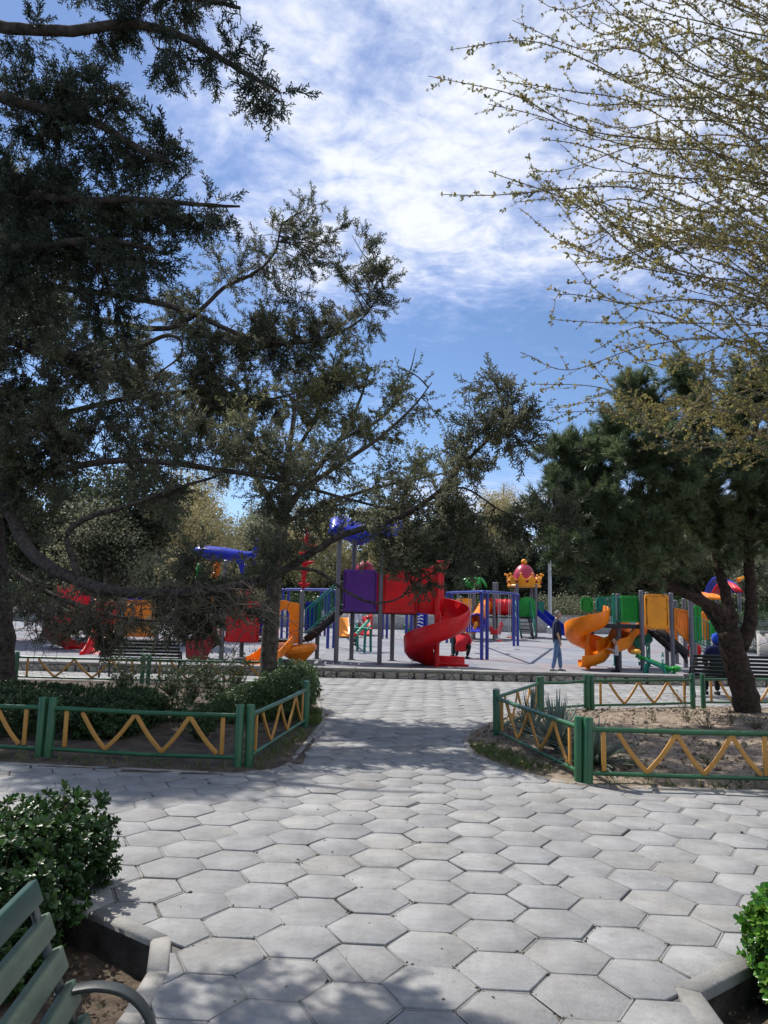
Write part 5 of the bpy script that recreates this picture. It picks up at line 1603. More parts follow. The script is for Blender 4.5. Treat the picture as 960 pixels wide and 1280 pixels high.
# ---------------------------------------------------------------- right structure with the orange spiral slide
def right_structure():
    Y0, Y1 = 23.1, 24.6
    root = thing('play_structure', (xz(805, 800, Y0)[0], Y0, zplay(Y0)), 'play structure with green panels, orange panel and orange spiral slide right of the standing man', 'play structure')
    for p_, Y, top in ((802.5, Y0 - .1, 738), (809.5, Y1, 740), (773.5, Y0 + .2, 742), (833, Y1, 742), (840, Y0, 741), (864, Y0 - .2, 742), (856, Y1, 748), (845, Y1 + 1.4, 750), (868, Y1 + .6, 745), (740, Y1, 780)):
        post(root, p_, Y, top, r=.072)
    post(root, 768.5, Y1 + .2, 742, r=.06, m=M_TEAL)
    zd = xz(770, 780, Y0)[1]
    deck(root, xz(736, 780, Y0)[0], xz(802, 780, Y0)[0], Y0, Y1, zd, th=.13)
    panel(root, 'panel', 775.5, 800, 744.5, 778, Y0 + .0, M_LGREEN, r=.06, ribs=8, rim=False)
    panel(root, 'panel', 726, 741, 746, 765, Y1, M_LGREEN, r=.12)
    panel(root, 'panel', 745, 758, 746, 765, Y1, M_TEAL, r=.12)
    panel(root, 'panel', 806, 835.5, 742.5, 786.5, Y0 - .02, M_AMBER, r=.10)
    # steel barred railing in front of the deck
    a, b, z0, z1 = rect(757.5, 775, 747, 778, Y0)
    mb = MB()
    for u in np.linspace(a, b, 6): mb.tube([(u, Y0, z0), (u, Y0, z1)], .014, 6)
    mb.tube([(a, Y0, z1), (b, Y0, z1)], .02, 6); mb.tube([(a, Y0, z0 + .06), (b, Y0, z0 + .06)], .016, 6)
    mb.build('railing', M_TEAL, root, smooth=60)
    # orange spiral slide
    ax = P(734, 800, 23.35); zg = zplay(23.2)
    spiral(root, ax, zd + .10, 24, 476, .09, .66, zd - zg - .10, M_ORANGE, wall=.46, run=.32, zg=zg, col_top=zd)
    # black stair with orange barred sides, going down to the right
    lo = np.array([xz(862, 806, Y0)[0], Y0 + .6, .62]); hi = np.array([xz(824, 787, Y0)[0], Y0 + .6, zd - .1])
    stairs(root, lo, hi, .9, 5, M_BLACK)
    MB().prism([(hi[0] - .15, hi[2] - .02), (lo[0], lo[2] - .05), (lo[0], lo[2] - .28), (hi[0] + .45, hi[2] - .45)][::-1], (0, Y0 + .2, 0), (1, 0, 0), (0, 0, 1), .05).build('stringer', M_BLACK, root)
    for dy in (-.05, 1.0):
        mb = MB()
        for t in np.linspace(0, 1, 7):
            x = xz(843 + 18 * t, 780, Y0)[0]
            zb_ = xz(850, 783 + 21 * t, Y0)[1]; zt_ = xz(850, 761 + 4 * t, Y0)[1]
            mb.box((x, Y0 + dy, (zb_ + zt_) / 2), (.055, .05, zt_ - zb_))
        x0, x1 = xz(842, 780, Y0)[0], xz(862, 780, Y0)[0]
        mb.bar((x0, Y0 + dy, xz(850, 783, Y0)[1]), (x1, Y0 + dy, xz(850, 804, Y0)[1]), .07, .10)
        mb.bar((x0, Y0 + dy, xz(850, 761, Y0)[1]), (x1, Y0 + dy, xz(850, 765, Y0)[1]), .07, .06)
        mb.build('barred_side', M_ORANGE, root, bevel=.01)
    # green ramp walls beyond
    panel(root, 'panel', 868, 877, 757, 802, Y1 - .2, M_LGREEN, r=.04, ribs=2, rim=False)
    panel(root, 'panel', 877.5, 886, 764, 800, Y1 + .2, M_ORANGE, r=.10, rim=False)
    panel(root, 'panel', 887, 897, 775, 800, Y1, M_LGREEN, r=.04, ribs=2, rim=False)
    ladder_rail(root, P(868, 805, Y0 + .3), P(888, 815, Y0 + .1), .9, M_TEAL, 5)
    # little orange wave slide under the deck, with a teal cap
    chute(root, [P(797, 793, Y1 - .3), P(789, 790, Y1 - .5), P(781, 797, Y1 - .9), P(775, 808, Y1 - 1.2), P(765, 812, Y1 - 1.5), P(759, 815, Y1 - 1.7)], .62, .34, M_ORANGE)
    panel(root, 'panel', 784, 803, 797, 818, Y1 - .2, M_ORANGE, r=.18)
    c = P(806, 795, Y1 - .2)
    MB().lathe([(.02, -.5), (.24, -.45), (.30, 0), (.26, .12), (.1, .2), (.0001, .21)], c, 16, ry=rad(60)).build('tunnel_end', M_TEAL, root, smooth=50)
    c = P(871, 812, Y1)
    panel(root, 'panel', 858, 876, 806, 822, Y1 + 1.0, M_RED, r=.12)
right_structure()

def right_far_tower():
    Y = 34.0; zg = zplay(Y)
    root = thing('play_tower', (xz(915, 780, Y)[0], Y, zg), 'play tower with red and blue roof glimpsed between the pine limbs', 'play tower')
    for p_, yy in ((914.5, Y), (884, Y), (898, Y + 1.5), (926, Y + 1.5)): post(root, p_, yy, 736 if p_ > 900 else 748, r=.08)
    def roof(x0, x1, y0, y1, m, dy):
        a, b, z0, z1 = rect(x0, x1, y0, y1, Y)
        rows = [[(a + (b - a) * u, Y - .5 + 2.4 * v + dy, z0 + (z1 - z0) * math.sin(math.pi * v) * (1 - .25 * u) + .02 * math.sin(u * 40)) for v in np.linspace(0, 1, 9)] for u in np.linspace(0, 1, 12)]
        o = MB().sheet(rows).build('roof', m, root, smooth=50)
        sm = o.modifiers.new('thickness', 'SOLIDIFY'); sm.thickness = .06
    roof(880, 900, 741, 750, M_ORANGE, 0); roof(909, 920, 726, 741, M_RED, -.2); roof(908, 928, 721, 741, M_BLUE, .5)
    a = P(925, 724, Y - .4); MB().lathe([(.12, -.1), (.06, .1), (.0001, .45)], a, 10, ry=rad(60)).build('beak', M_AMBER, root, smooth=50)
    zd = zg + 1.3
    deck(root, xz(880, 780, Y)[0], xz(928, 780, Y)[0], Y, Y + 1.5, zd)
    mb = MB(); x0, x1 = xz(918, 780, Y)[0], xz(931, 780, Y)[0]
    for k in range(5): mb.tube([(x0, Y - .2, zd - .2 - .22 * k), (x1, Y - .2, zd - .2 - .22 * k)], .03, 6)
    for x in (x0, x1): mb.tube([(x, Y - .2, zg), (x, Y - .2, zd + .3)], .04, 6)
    mb.build('ladder', M_TEAL, root, smooth=50)
right_far_tower()

# ---------------------------------------------------------------- small play equipment
def seesaw(base, a, b, label, bm, seats):
    """beam from a to b on a low trestle"""
    a, b = np.array(a), np.array(b)
    root = thing('seesaw', base, label, 'seesaw', 'green seesaws')
    d = (b - a) / np.linalg.norm(b - a); sd = np.cross(d, [0, 0, 1]); sd /= np.linalg.norm(sd)
    MB().tube([a, b], .065, 10).build('beam', bm, root, smooth=50)
    m_ = (a + b) / 2
    mb = MB()
    for sg in (-1, 1):
        q = m_ + sd * .28 * sg
        for e in (-.3, .3):
            f = np.array([q[0] + d[0] * e, q[1] + d[1] * e, zplay(q[1])])
            mb.tube([f, f + [0, 0, .1], (q[0] + d[0] * e * .8, q[1] + d[1] * e * .8, m_[2])], .05, 8)
        mb.tube([q + d * -.28, q + d * .28], .045, 8)
    mb.tube([m_ - sd * .3, m_ + sd * .3], .05, 8)
    mb.build('trestle', M_TEAL, root, smooth=50)
    for k, (p, sg) in enumerate(((a, 1), (b, -1))):
        c = p + np.array([0, 0, .10])
        MB().ball(c, .15, 14, 9, (1, 1, .55)).build('seat', seats[k], root, smooth=180)
        h = p + d * sg * .38
        t = np.linspace(0, 2 * math.pi, 18, endpoint=False)
        MB().tube([h + sd * .17 * math.cos(x) + np.array([0, 0, .24 + .17 * math.sin(x)]) for x in t], .016, 6, closed=True).build('handle', M_TEAL, root, smooth=60)
        f = p + d * sg * .1
        MB().tube([f + sd * .13 * math.cos(x) + np.array([0, 0, -.12 + .13 * math.sin(x)]) for x in t], .018, 6, closed=True).build('bumper', M_TEAL, root, smooth=60)
def ground_at(px_, Y): return np.array([P(px_, 800, Y)[0], Y, zplay(Y)])
seesaw(ground_at(450, 28.2), P(441.5, 797, 27.6), P(461.5, 775, 28.8), 'pale green seesaw with red seats seen between the grey posts', plastic('mint_paint', (0.16, .50, .33)), (M_RED, M_RED))
seesaw(ground_at(818, 22.1), P(795, 819, 22.3), P(845, 840, 21.8), 'green seesaw with a yellow seat before the right play structure', M_LGREEN, (M_YEL, M_LGREEN))
def rider(px_, Y, m, m2, label, w=.5):
    c = ground_at(px_, Y)
    root = thing('spring_rider', c, label, 'spring rider', 'spring riders')
    t = np.linspace(0, 10 * math.pi, 60)
    MB().tube(np.stack([c[0] + .10 * np.cos(t), c[1] + .10 * np.sin(t), c[2] + .02 + .30 * t / t[-1]], -1), .014, 5).build('spring', M_STEEL, root, smooth=60)
    body = [(-w * .5, .0), (-w * .45, .16), (-w * .62, .34), (-w * .40, .42), (-w * .22, .24), (w * .10, .22), (w * .30, .36), (w * .40, .60), (w * .62, .62), (w * .66, .44), (w * .52, .30), (w * .48, .02)]
    for sg in (-1, 1):
        MB().prism(body[::-1], (c[0], c[1] + sg * .13, c[2] + .32), (1, 0, 0), (0, 0, 1), .05).build('side', m, root, bevel=.012)
    MB().box((c[0] - .02, c[1], c[2] + .50), (w * .5, .24, .06)).build('seat', m2, root, bevel=.015)
    MB().tube([(c[0] + w * .42, c[1] - .28, c[2] + .82), (c[0] + w * .42, c[1] + .28, c[2] + .82)], .018, 6).build('handlebar', M_STEEL, root, smooth=60)
rider(588.5, 37.0, M_AMBER, M_BLUE, 'orange spring rider at the foot of the tube slide', .5)
rider(619.5, 37.2, M_RED, M_AMBER, 'red and orange spring rider behind the swing posts', .52)
rider(511, 36.5, M_LGREEN, M_YEL, 'green spring rider beside the blue climbing panel', .45)
def wave_panel():
    Y = 35.5; c = ground_at(525, Y)
    root = thing('climbing_panel', c, 'small blue climbing panel with white wave relief under the red panels', 'climbing panel')
    panel(root, 'panel', 518, 532, 766, 790, Y, M_BLUE, r=.05)
    mb = MB()
    for k, yy in enumerate((770, 774, 778, 782)):
        mb.tube([P(520 + i * 2.2, yy + 1.1 * math.sin(i * 1.5 + k), Y - .05) for i in range(5)], .035, 6)
    mb.build('wave_relief', M_WHITE, root, smooth=60)
    for p_ in (516.5, 533): post(root, p_, Y, 764, r=.07, m=M_BLUEPOST)
wave_panel()
def low_slide(px_, Y, m, m2, label, w=1.1):
    c = ground_at(px_, Y)
    root = thing('toddler_slide', c, label, 'slide')
    chute(root, [c + [-.1, .4, .95], c + [-.05, .2, .92], c + [.0, -.4, .40], c + [.02, -.9, .10], c + [.02, -1.2, .08]], .6, .22, m)
    for sg in (-1, 1):
        MB().prism([(-.55, 0), (.35, 0), (.30, .8), (.1, 1.3), (-.35, 1.3), (-.45, .9)], c + [sg * .36, .3, 0], (0, 1, 0), (0, 0, 1), .06).build('side', m2, root, bevel=.02)
low_slide(430, 38, M_AMBER, M_ORANGE, 'small orange slide far back between the grey posts')
low_slide(456, 40, M_RED, M_RED, 'small red slide far back behind the pale green seesaw')
def lamp_post():
    Y = 46.5
    c = ground_at(688, Y)
    root = thing('lamp_post', c, 'tall grey lamp post behind the playground beside the crown tower', 'lamp post')
    MB().tube([c, c + [0, 0, .4], c + [0, 0, .45], c + [0, 0, 6.8]], [.2, .2, .13, .09], 14).build('pole', M_STEEL, root, smooth=40)
    MB().lathe([(.09, 0), (.16, .05), (.24, .3), (.28, .34), (.06, .46), (.0001, .5)], c + [0, 0, 6.8], 16).build('lamp_head', M_WHITE, root, smooth=40)
lamp_post()

# ---------------------------------------------------------------- park benches
M_SLAT = mat('bench_slat_paint', (0.010, 0.016, 0.014), .7, .3, 8, .15, 60, .25)
M_IRON = mat('bench_iron', (0.025, 0.03, 0.03), .5, .2, 20, .1, 60)
M_PALE = mat('worn_pale_green_paint', (0.085, 0.118, 0.080), .45, .2, 6, .15, 60, .5, dirt=((.05, .09, .06), 5, .52, .72))
M_DKG = mat('dark_green_paint', (0.014, 0.055, 0.045), .4, .2, 8, .1, 60, .5)
def bench(loc, rz, label, L_=1.9, ms=M_SLAT, mt=M_SLAT):
    """sits along local x, faces local -y"""
    root = thing('park_bench', loc, label, 'park bench', 'slatted park benches', rz=rz)
    n = 6
    for k in range(n):
        z = .485 + .083 * k; y = .035 + .039 * k
        MB().box((0, y, z), (L_, .028, .060), rx=rad(-22)).build('back_slat', mt if k == n - 1 else ms, root, world=False, bevel=.005)
    for k in range(5):
        MB().box((0, -.07 - .092 * k, .425 + .004 * k), (L_, .070, .028), rx=rad(-3)).build('seat_slat', ms, root, world=False, bevel=.005)
    for x in (-L_ / 2 + .03, L_ / 2 - .03):
        mb = MB()
        mb.bar((x, .03, .40), (x, .245, .92), .035, .012, up=(0, 1, 0))
        mb.bar((x, .05, .40), (x, -.50, .415), .04, .02)
        mb.bar((x, -.46, .41), (x, -.52, 0), .045, .025, up=(0, 1, 0))
        mb.bar((x, .03, .41), (x, .16, 0), .045, .025, up=(0, 1, 0))
        mb.build('frame', M_IRON, root, world=False)
        arm = smooth_path([(x, .15, .66), (x, .05, .674), (x, -.03, .655), (x, -.085, .60), (x, -.12, .50), (x, -.13, .41)], 5)
        fr = root.children[-1]
        MB().sweep(arm, .045, .012, (1, 0, 0)).build('armrest', M_IRON, fr, world=False, bevel=.003)
    return root
bl = P(178, 800, 17.9)
bench((bl[0], 17.9, 0), rad(180), 'dark slatted bench seen from behind beyond the left fence', 1.9)
br = P(922, 800, 16.7)
bench((br[0], 16.7, 0), rad(180 - 4), 'dark slatted bench seen from behind the pine trunk on the right', 2.1)
bench((-.575, 1.17, 0), rad(90 + 6), 'worn green bench cut off by the lower left corner', 1.9, M_PALE, M_DKG)
# ================================================================== PEOPLE
M_SKIN = mat('skin', (0.42, 0.235, 0.16), .55, .08, 6)
M_HAIR = mat('dark_hair', (0.02, 0.015, 0.012), .6, .2, 40)
M_GREYHAIR = mat('grey_hair', (0.16, 0.15, 0.145), .7, .2, 40)
def cloth(name, col, var=.15): return mat(name, col, .85, var, 9, .3, 30, .2)
def figure(name, loc, rz, label, joints, bones, clothes, hair, head, hair_shape='short'):
    """one continuous skinned body; garments are shells grown from the faces of the bones they cover"""
    root = thing(name, loc, label, 'person', rz=rz)
    names = list(joints)
    me = bpy.data.meshes.new('body')
    me.from_pydata([joints[k][0] for k in names], [(names.index(a), names.index(b)) for a, b in bones], [])
    o = bpy.data.objects.new('skinning', me); scene.collection.objects.link(o)
    sk = o.modifiers.new('skin', 'SKIN'); sk.use_smooth_shade = True
    for i, k in enumerate(names):
        r = joints[k][1]
        v = me.skin_vertices[0].data[i]
        v.radius = r if isinstance(r, tuple) else (r, r)
        v.use_root = (i == 0)
    ss = o.modifiers.new('sub', 'SUBSURF'); ss.levels = 2; ss.render_levels = 2
    dg = bpy.context.evaluated_depsgraph_get()
    ev = o.evaluated_get(dg)
    m2 = bpy.data.meshes.new_from_object(ev, depsgraph=dg)
    bpy.data.objects.remove(o)
    V = np.array([v.co for v in m2.vertices]); F = [tuple(p.vertices) for p in m2.polygons]
    Nn = np.array([v.normal for v in m2.vertices])
    seg = []
    for a, b in bones:
        ra, rb = (np.mean(joints[k][1]) for k in (a, b))
        seg.append((np.array(joints[a][0]), np.array(joints[b][0]), (a, b), ra, rb))
    def nearest(p):
        best, lab = 99, None
        for a, b, l, ra, rb in seg:
            e = b - a; t = np.clip((p - a) @ e / (e @ e + 1e-9), 0, 1)
            d = np.linalg.norm(p - a - t * e) / (ra + (rb - ra) * t)
            if d < best: best, lab = d, l
        return lab
    body = MB().add(V, F)
    hc, hr = np.array(head[0]), head[1]
    fd = np.array(head[2], float); fd /= np.linalg.norm(fd); sd = np.cross(fd, [0, 0, 1.]); sd /= np.linalg.norm(sd)
    body.ball(hc, hr, 18, 14, (.84, .90, 1.18))
    nz = hc + fd * hr * .92 + np.array([0, 0, -.01])
    body.tube([nz + [0, 0, .035], nz + fd * .018 - [0, 0, .012], nz - [0, 0, .022]], [.008, .017, .010], 6)
    for sg in (-1, 1):
        body.ball(hc + sd * sg * hr * .86 - fd * .01, .030, 8, 6, (.5, .8, 1.2))
    for hnd, d in head[3]:
        # palm with four fingers and a thumb
        hnd, d = np.array(hnd), np.array(d, float); d /= np.linalg.norm(d)
        s = np.cross(d, [0.3, .2, 1]); s /= np.linalg.norm(s)
        body.tube([hnd, hnd + d * .05, hnd + d * .09], [.026, .036, .030], 8)
        for k in range(4):
            q = hnd + d * .08 + s * (.017 * (k - 1.5))
            l = (.06, .072, .068, .052)[k]
            c = np.cross(s, d)
            body.tube([q, q + d * l * .55, q + d * l * .9 + c * l * .35], [.0085, .008, .006], 6)
        body.tube([hnd + d * .02 + s * -.03, hnd + d * .05 + s * -.05, hnd + d * .085 + s * -.048], [.011, .010, .008], 6)
    body.build('body', M_SKIN, root, smooth=180, world=False)
    cf = [nearest(V[list(f)].mean(0)) for f in F]
    for nm, covers, m, thick in clothes:
        fs = [f for f, l in zip(F, cf) if l in covers]
        if not fs: continue
        used = sorted({i for f in fs for i in f}); mp = {i: k for k, i in enumerate(used)}
        MB().add(V[used] + Nn[used] * thick, [tuple(mp[i] for i in f) for f in fs]).build(nm, m, root, smooth=180, world=False)
    for a in head[4]:       # shoes
        p, d = np.array(a[0]), np.array(a[1], float); d /= np.linalg.norm(d)
        s = np.cross(d, [0, 0, 1])
        rings = []
        for t, w, h in ((-.09, .030, .05), (-.07, .040, .085), (0, .043, .085), (.07, .047, .06), (.13, .044, .045), (.165, .024, .028)):
            rings.append([p + d * t + s * w * math.cos(x) + np.array([0, 0, max(0, h * .5 + h * .5 * math.sin(x))]) for x in np.linspace(0, 2 * math.pi, 12, endpoint=False)])
        MB().loft(rings).build('shoe', a[2], root, smooth=60, world=False)
    if hair is not None:
        mb = MB()
        back = -fd
        t = np.linspace(-.15 if hair_shape == 'short' else -.9, math.pi / 2, 8)
        prof = np.stack([np.cos(t) * hr * .93, np.sin(t) * hr * 1.24], -1); prof[-1, 0] = 1e-5
        mb.lathe(prof, hc + back * .014 + [0, 0, .012], 18, ry=0)
        v = mb.v[0]
        # the hairline: pull the front up off the face
        rel = v - hc
        f_ = rel @ fd
        low = (f_ > hr * .15) & (rel[:, 2] < hr * .62)
        v[low] -= fd * (f_[low][:, None]) * .55
        mb.build('hair', hair, root, smooth=180, world=False)
    return root

LEG = lambda s: [('pelvis', 'hip' + s), ('hip' + s, 'knee' + s), ('knee' + s, 'ankle' + s)]
ARM = lambda s: [('chest', 'sh' + s), ('sh' + s, 'elbow' + s), ('elbow' + s, 'wrist' + s)]
BONES = [('pelvis', 'waist'), ('waist', 'chest'), ('chest', 'neck'), ('neck', 'headb')] + LEG('L') + LEG('R') + ARM('L') + ARM('R')
TROUS = set(LEG('L') + LEG('R')) ; SHIRT = {('pelvis', 'waist'), ('waist', 'chest'), ('chest', 'shL'), ('chest', 'shR'), ('shL', 'elbowL'), ('shR', 'elbowR')}
FORE = {('elbowL', 'wristL'), ('elbowR', 'wristR')}
def std(scale=1.0, arms=None, legs=None, belly=.13, lean=0.0):
    """local frame: faces +x, left is +y"""
    j = {'pelvis': ((0, 0, .93), (.125, .155)), 'waist': ((.02 + lean * .3, 0, 1.10), (belly, .15)), 'chest': ((.0 + lean, 0, 1.36), (.12, .17)), 'neck': ((.01 + lean, 0, 1.50), .058), 'headb': ((.03 + lean, 0, 1.60), .07)}
    for s, y in (('L', 1), ('R', -1)):
        j['hip' + s] = ((.0, .10 * y, .86), .095)
        kx, ax = (legs or {}).get(s, (.03, .0))
        j['knee' + s] = ((kx, .115 * y, .48), .066); j['ankle' + s] = ((ax, .125 * y, .09), .048)
        j['sh' + s] = ((lean, .19 * y, 1.42), .068)
        e, w = (arms or {}).get(s, ((-.02, .25, 1.13), (.06, .26, .89)))
        j['elbow' + s] = ((e[0] + lean, e[1] * y, e[2]), .047); j['wrist' + s] = ((w[0] + lean, w[1] * y, w[2]), .031)
    if scale != 1.0:
        j = {k: (tuple(c * scale for c in p), tuple(x * scale for x in r) if isinstance(r, tuple) else r * scale) for k, (p, r) in j.items()}
    return j
# standing man, side on, facing right
g = P(696, 838, 22.4)
j = std(legs={'L': (.10, .13), 'R': (-.05, -.14)}, belly=.185)
j['chest'] = ((.0, 0, 1.36), (.145, .20)); j['pelvis'] = ((0, 0, .93), (.145, .17))
gray_shoe = cloth('grey_trainers', (.25, .24, .22))
figure('person', (g[0], 22.4, zplay(22.4)), rad(-4), 'man in navy T-shirt and blue jeans standing beside the orange spiral slide, facing right', j, BONES,
       [('shirt', SHIRT | {('chest', 'neck')} - {('chest', 'neck')}, cloth('navy_tshirt', (.012, .016, .04)), .012), ('jeans', TROUS, cloth('blue_denim', (.11, .17, .29), .25), .010)], M_GREYHAIR,
       ((.055, 0, 1.665), .098, (1, 0, -.05), [((.06, .26, .89), (.15, 0, -1)), ((.06, -.26, .89), (.15, 0, -1))], [((.13, .125, 0), (1, .1, 0), gray_shoe), ((-.14, -.125, 0), (1, -.1, 0), gray_shoe)]))
# toddler facing the slide
g = P(771, 838, 22.6)
s = .52
j = std(s, arms={'L': ((.10, .2, 1.15), (.28, .14, 1.25)), 'R': ((.10, .2, 1.15), (.28, .14, 1.25))})
j['headb'] = ((.02, 0, 1.62 * s), .05)
blk = cloth('dark_shoes', (.02, .02, .022))
figure('person', (g[0], 22.6, zplay(22.6)), rad(170), 'toddler in pale grey top and dark trousers reaching up beside the grey post', j, BONES,
       [('shirt', SHIRT | FORE, cloth('pale_grey_top', (.42, .40, .41)), .008), ('trousers', TROUS, cloth('dark_trousers', (.02, .02, .03)), .008)], M_HAIR,
       ((.03, 0, .92), .088, (1, 0, .1), [((.28 * s, .14 * s, 1.25 * s), (1, 0, .2)), ((.28 * s, -.14 * s, 1.25 * s), (1, 0, .2))], [((0, .065, 0), (1, .1, 0), blk), ((0, -.065, 0), (1, -.1, 0), blk)]))
# person squatting in red
g = P(577, 820, 26.3)
j = {'pelvis': ((-.12, 0, .34), (.15, .19)), 'waist': ((-.02, 0, .52), (.16, .18)), 'chest': ((.13, 0, .72), (.14, .18)), 'neck': ((.20, 0, .84), .06), 'headb': ((.25, 0, .92), .07)}
for sN, y in (('L', 1), ('R', -1)):
    j['hip' + sN] = ((-.08, .12 * y, .34), .10); j['knee' + sN] = ((.28, .22 * y, .44), .068); j['ankle' + sN] = ((.05, .19 * y, .09), .048)
    j['sh' + sN] = ((.15, .18 * y, .76), .07); j['elbow' + sN] = ((.30, .22 * y, .55), .05); j['wrist' + sN] = ((.48, .12 * y, .50), .032)
figure('person', (g[0], 26.3, zplay(26.3)), rad(70), 'person in a red hooded top squatting on the play surface beside the spiral slide', j, BONES,
       [('top', SHIRT | FORE | {('pelvis', 'hipL'), ('pelvis', 'hipR'), ('chest', 'neck')}, cloth('red_top', (.50, .02, .03)), .03), ('trousers', TROUS, cloth('black_trousers', (.018, .018, .02)), .010)], cloth('red_hood', (.52, .02, .03)),
       ((.28, 0, 1.0), .105, (1, 0, -.3), [((.48, .12, .50), (1, 0, -.2)), ((.48, -.12, .50), (1, 0, -.2))], [((.05, .19, 0), (1, .3, 0), blk), ((.05, -.19, 0), (1, -.3, 0), blk)]), 'hood')
# adult half hidden behind the slide
g = P(566.5, 815, 26.8)
j = std(1.0, legs={'L': (.05, .04), 'R': (-.02, -.05)})
figure('person', (g[0], 26.8, zplay(26.8)), rad(20), 'person in dark teal clothes mostly hidden behind the red spiral slide', j, BONES,
       [('shirt', SHIRT | FORE, cloth('dark_teal_jacket', (.02, .04, .05)), .014), ('trousers', TROUS, cloth('teal_trousers', (.03, .05, .06)), .012)], M_HAIR,
       ((.05, 0, 1.665), .098, (1, 0, -.1), [((.06, .26, .89), (.1, 0, -1)), ((.06, -.26, .89), (.1, 0, -1))], [((.04, .125, 0), (1, .1, 0), blk), ((-.05, -.125, 0), (1, -.1, 0), blk)]))
# walker in a white shirt behind the posts
g = P(443.5, 805, 31.8)
j = std(1.0, legs={'L': (.12, .20), 'R': (-.04, -.20)})
figure('person', (g[0], 31.8, zplay(31.8)), rad(70), 'person in white shirt and black trousers walking behind the grey posts', j, BONES,
       [('shirt', SHIRT | FORE, cloth('white_shirt', (.62, .62, .66)), .016), ('trousers', TROUS, cloth('black_trousers', (.018, .018, .02)), .012)], M_HAIR,
       ((.05, 0, 1.665), .098, (1, 0, -.05), [((.06, .26, .89), (.1, 0, -1)), ((.06, -.26, .89), (.1, 0, -1))], [((.20, .125, 0), (1, .1, 0), blk), ((-.20, -.125, 0), (1, -.1, 0), blk)]))
# seated person on the right bench, seen from behind
bx, by = P(897, 800, 16.9)[0], 16.95
j = {'pelvis': ((.0, 0, .55), (.14, .18)), 'waist': ((-.04, 0, .74), (.13, .16)), 'chest': ((-.03, 0, .98), (.13, .18)), 'neck': ((.02, 0, 1.10), .06), 'headb': ((.05, 0, 1.19), .07)}
for sN, y in (('L', 1), ('R', -1)):
    j['hip' + sN] = ((.05, .11 * y, .53), .10); j['knee' + sN] = ((.44, .13 * y, .52), .07); j['ankle' + sN] = ((.42, .13 * y, .09), .048)
    j['sh' + sN] = ((-.02, .19 * y, 1.03), .07); j['elbow' + sN] = ((.08, .25 * y, .78), .05); j['wrist' + sN] = ((.30, .14 * y, .66), .032)
figure('person', (bx, by, 0), rad(86), 'person in dark blue coat and bright blue headscarf seated on the right bench', j, BONES,
       [('coat', SHIRT | FORE | {('pelvis', 'hipL'), ('pelvis', 'hipR'), ('chest', 'neck'), ('neck', 'headb')}, cloth('dark_blue_coat', (.012, .016, .06)), .02), ('trousers', TROUS, cloth('black_trousers', (.018, .018, .02)), .012)], cloth('blue_scarf', (.02, .07, .45)),
       ((.06, 0, 1.26), .105, (1, 0, -.05), [((.30, .14, .66), (1, -.2, -.2)), ((.30, -.14, .66), (1, .2, -.2))], [((.42, .13, 0), (1, 0, 0), blk), ((.42, -.13, 0), (1, 0, 0), blk)]), 'hood')
# ================================================================== HEDGES, BUSHES AND BED PLANTS
def t_oval(n=8, seed=2, fold=.12, w=.72):
    """rosette of folded oval leaves at a shoot tip"""
    r = np.random.default_rng(seed)
    v, f = [], []
    for i in range(n):
        az = i * 2.4 + r.uniform(-.3, .3); sp = .25 + 1.15 * (1 - i / n) + r.uniform(-.12, .12)
        d = np.array([math.cos(sp), math.sin(sp) * math.cos(az), math.sin(sp) * math.sin(az)])
        a = np.array([-.5 + i * .5 / n, 0, 0])
        s = np.cross(d, [1, 0, 0]); s /= np.linalg.norm(s); nn = np.cross(s, d)
        if nn[0] < 0: nn = -nn
        l = r.uniform(.8, 1.1)
        k = len(v)
        up = fold * w * l
        v += [a, a + d * l * .3 + s * w * l * .42 + nn * up, a + d * l * .78 + s * w * l * .36 + nn * (up - .03 * l), a + d * l - nn * .10 * l,
              a + d * l * .78 - s * w * l * .36 + nn * (up - .03 * l), a + d * l * .3 - s * w * l * .42 + nn * up]
        f += [(k, k + 1, k + 2, k + 3), (k, k + 3, k + 4, k + 5)]
    return np.array(v), np.array(f)
T_OVAL = t_oval(); T_BOX = t_oval(7, 5, .15, .5)
def leaf(name, c, c2, rough=.35, tr=.25, isl=.42):
    return mat(name, c, rough, .25, 3, 0, 1, .5, island=isl, trans=tr, hue=c2)
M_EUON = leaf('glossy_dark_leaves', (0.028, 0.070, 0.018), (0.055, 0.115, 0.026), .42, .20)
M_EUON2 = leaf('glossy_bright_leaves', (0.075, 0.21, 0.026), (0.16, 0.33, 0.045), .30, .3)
M_BOXL = leaf('boxwood_leaves', (0.055, 0.105, 0.032), (0.12, 0.19, 0.06), .4, .22)
M_HEDGE = leaf('hedge_leaves', (0.034, 0.074, 0.022), (0.075, 0.13, 0.04), .45, .2)
M_YUCCA = leaf('yucca_blades', (0.13, 0.175, 0.14), (0.24, 0.30, 0.23), .5, .12)
M_WEED = leaf('pale_weed_leaves', (0.13, 0.155, 0.055), (0.24, 0.24, 0.10), .6, .35)
M_GRASSB = leaf('grass_blades', (0.07, 0.115, 0.025), (0.16, 0.20, 0.055), .6, .35)

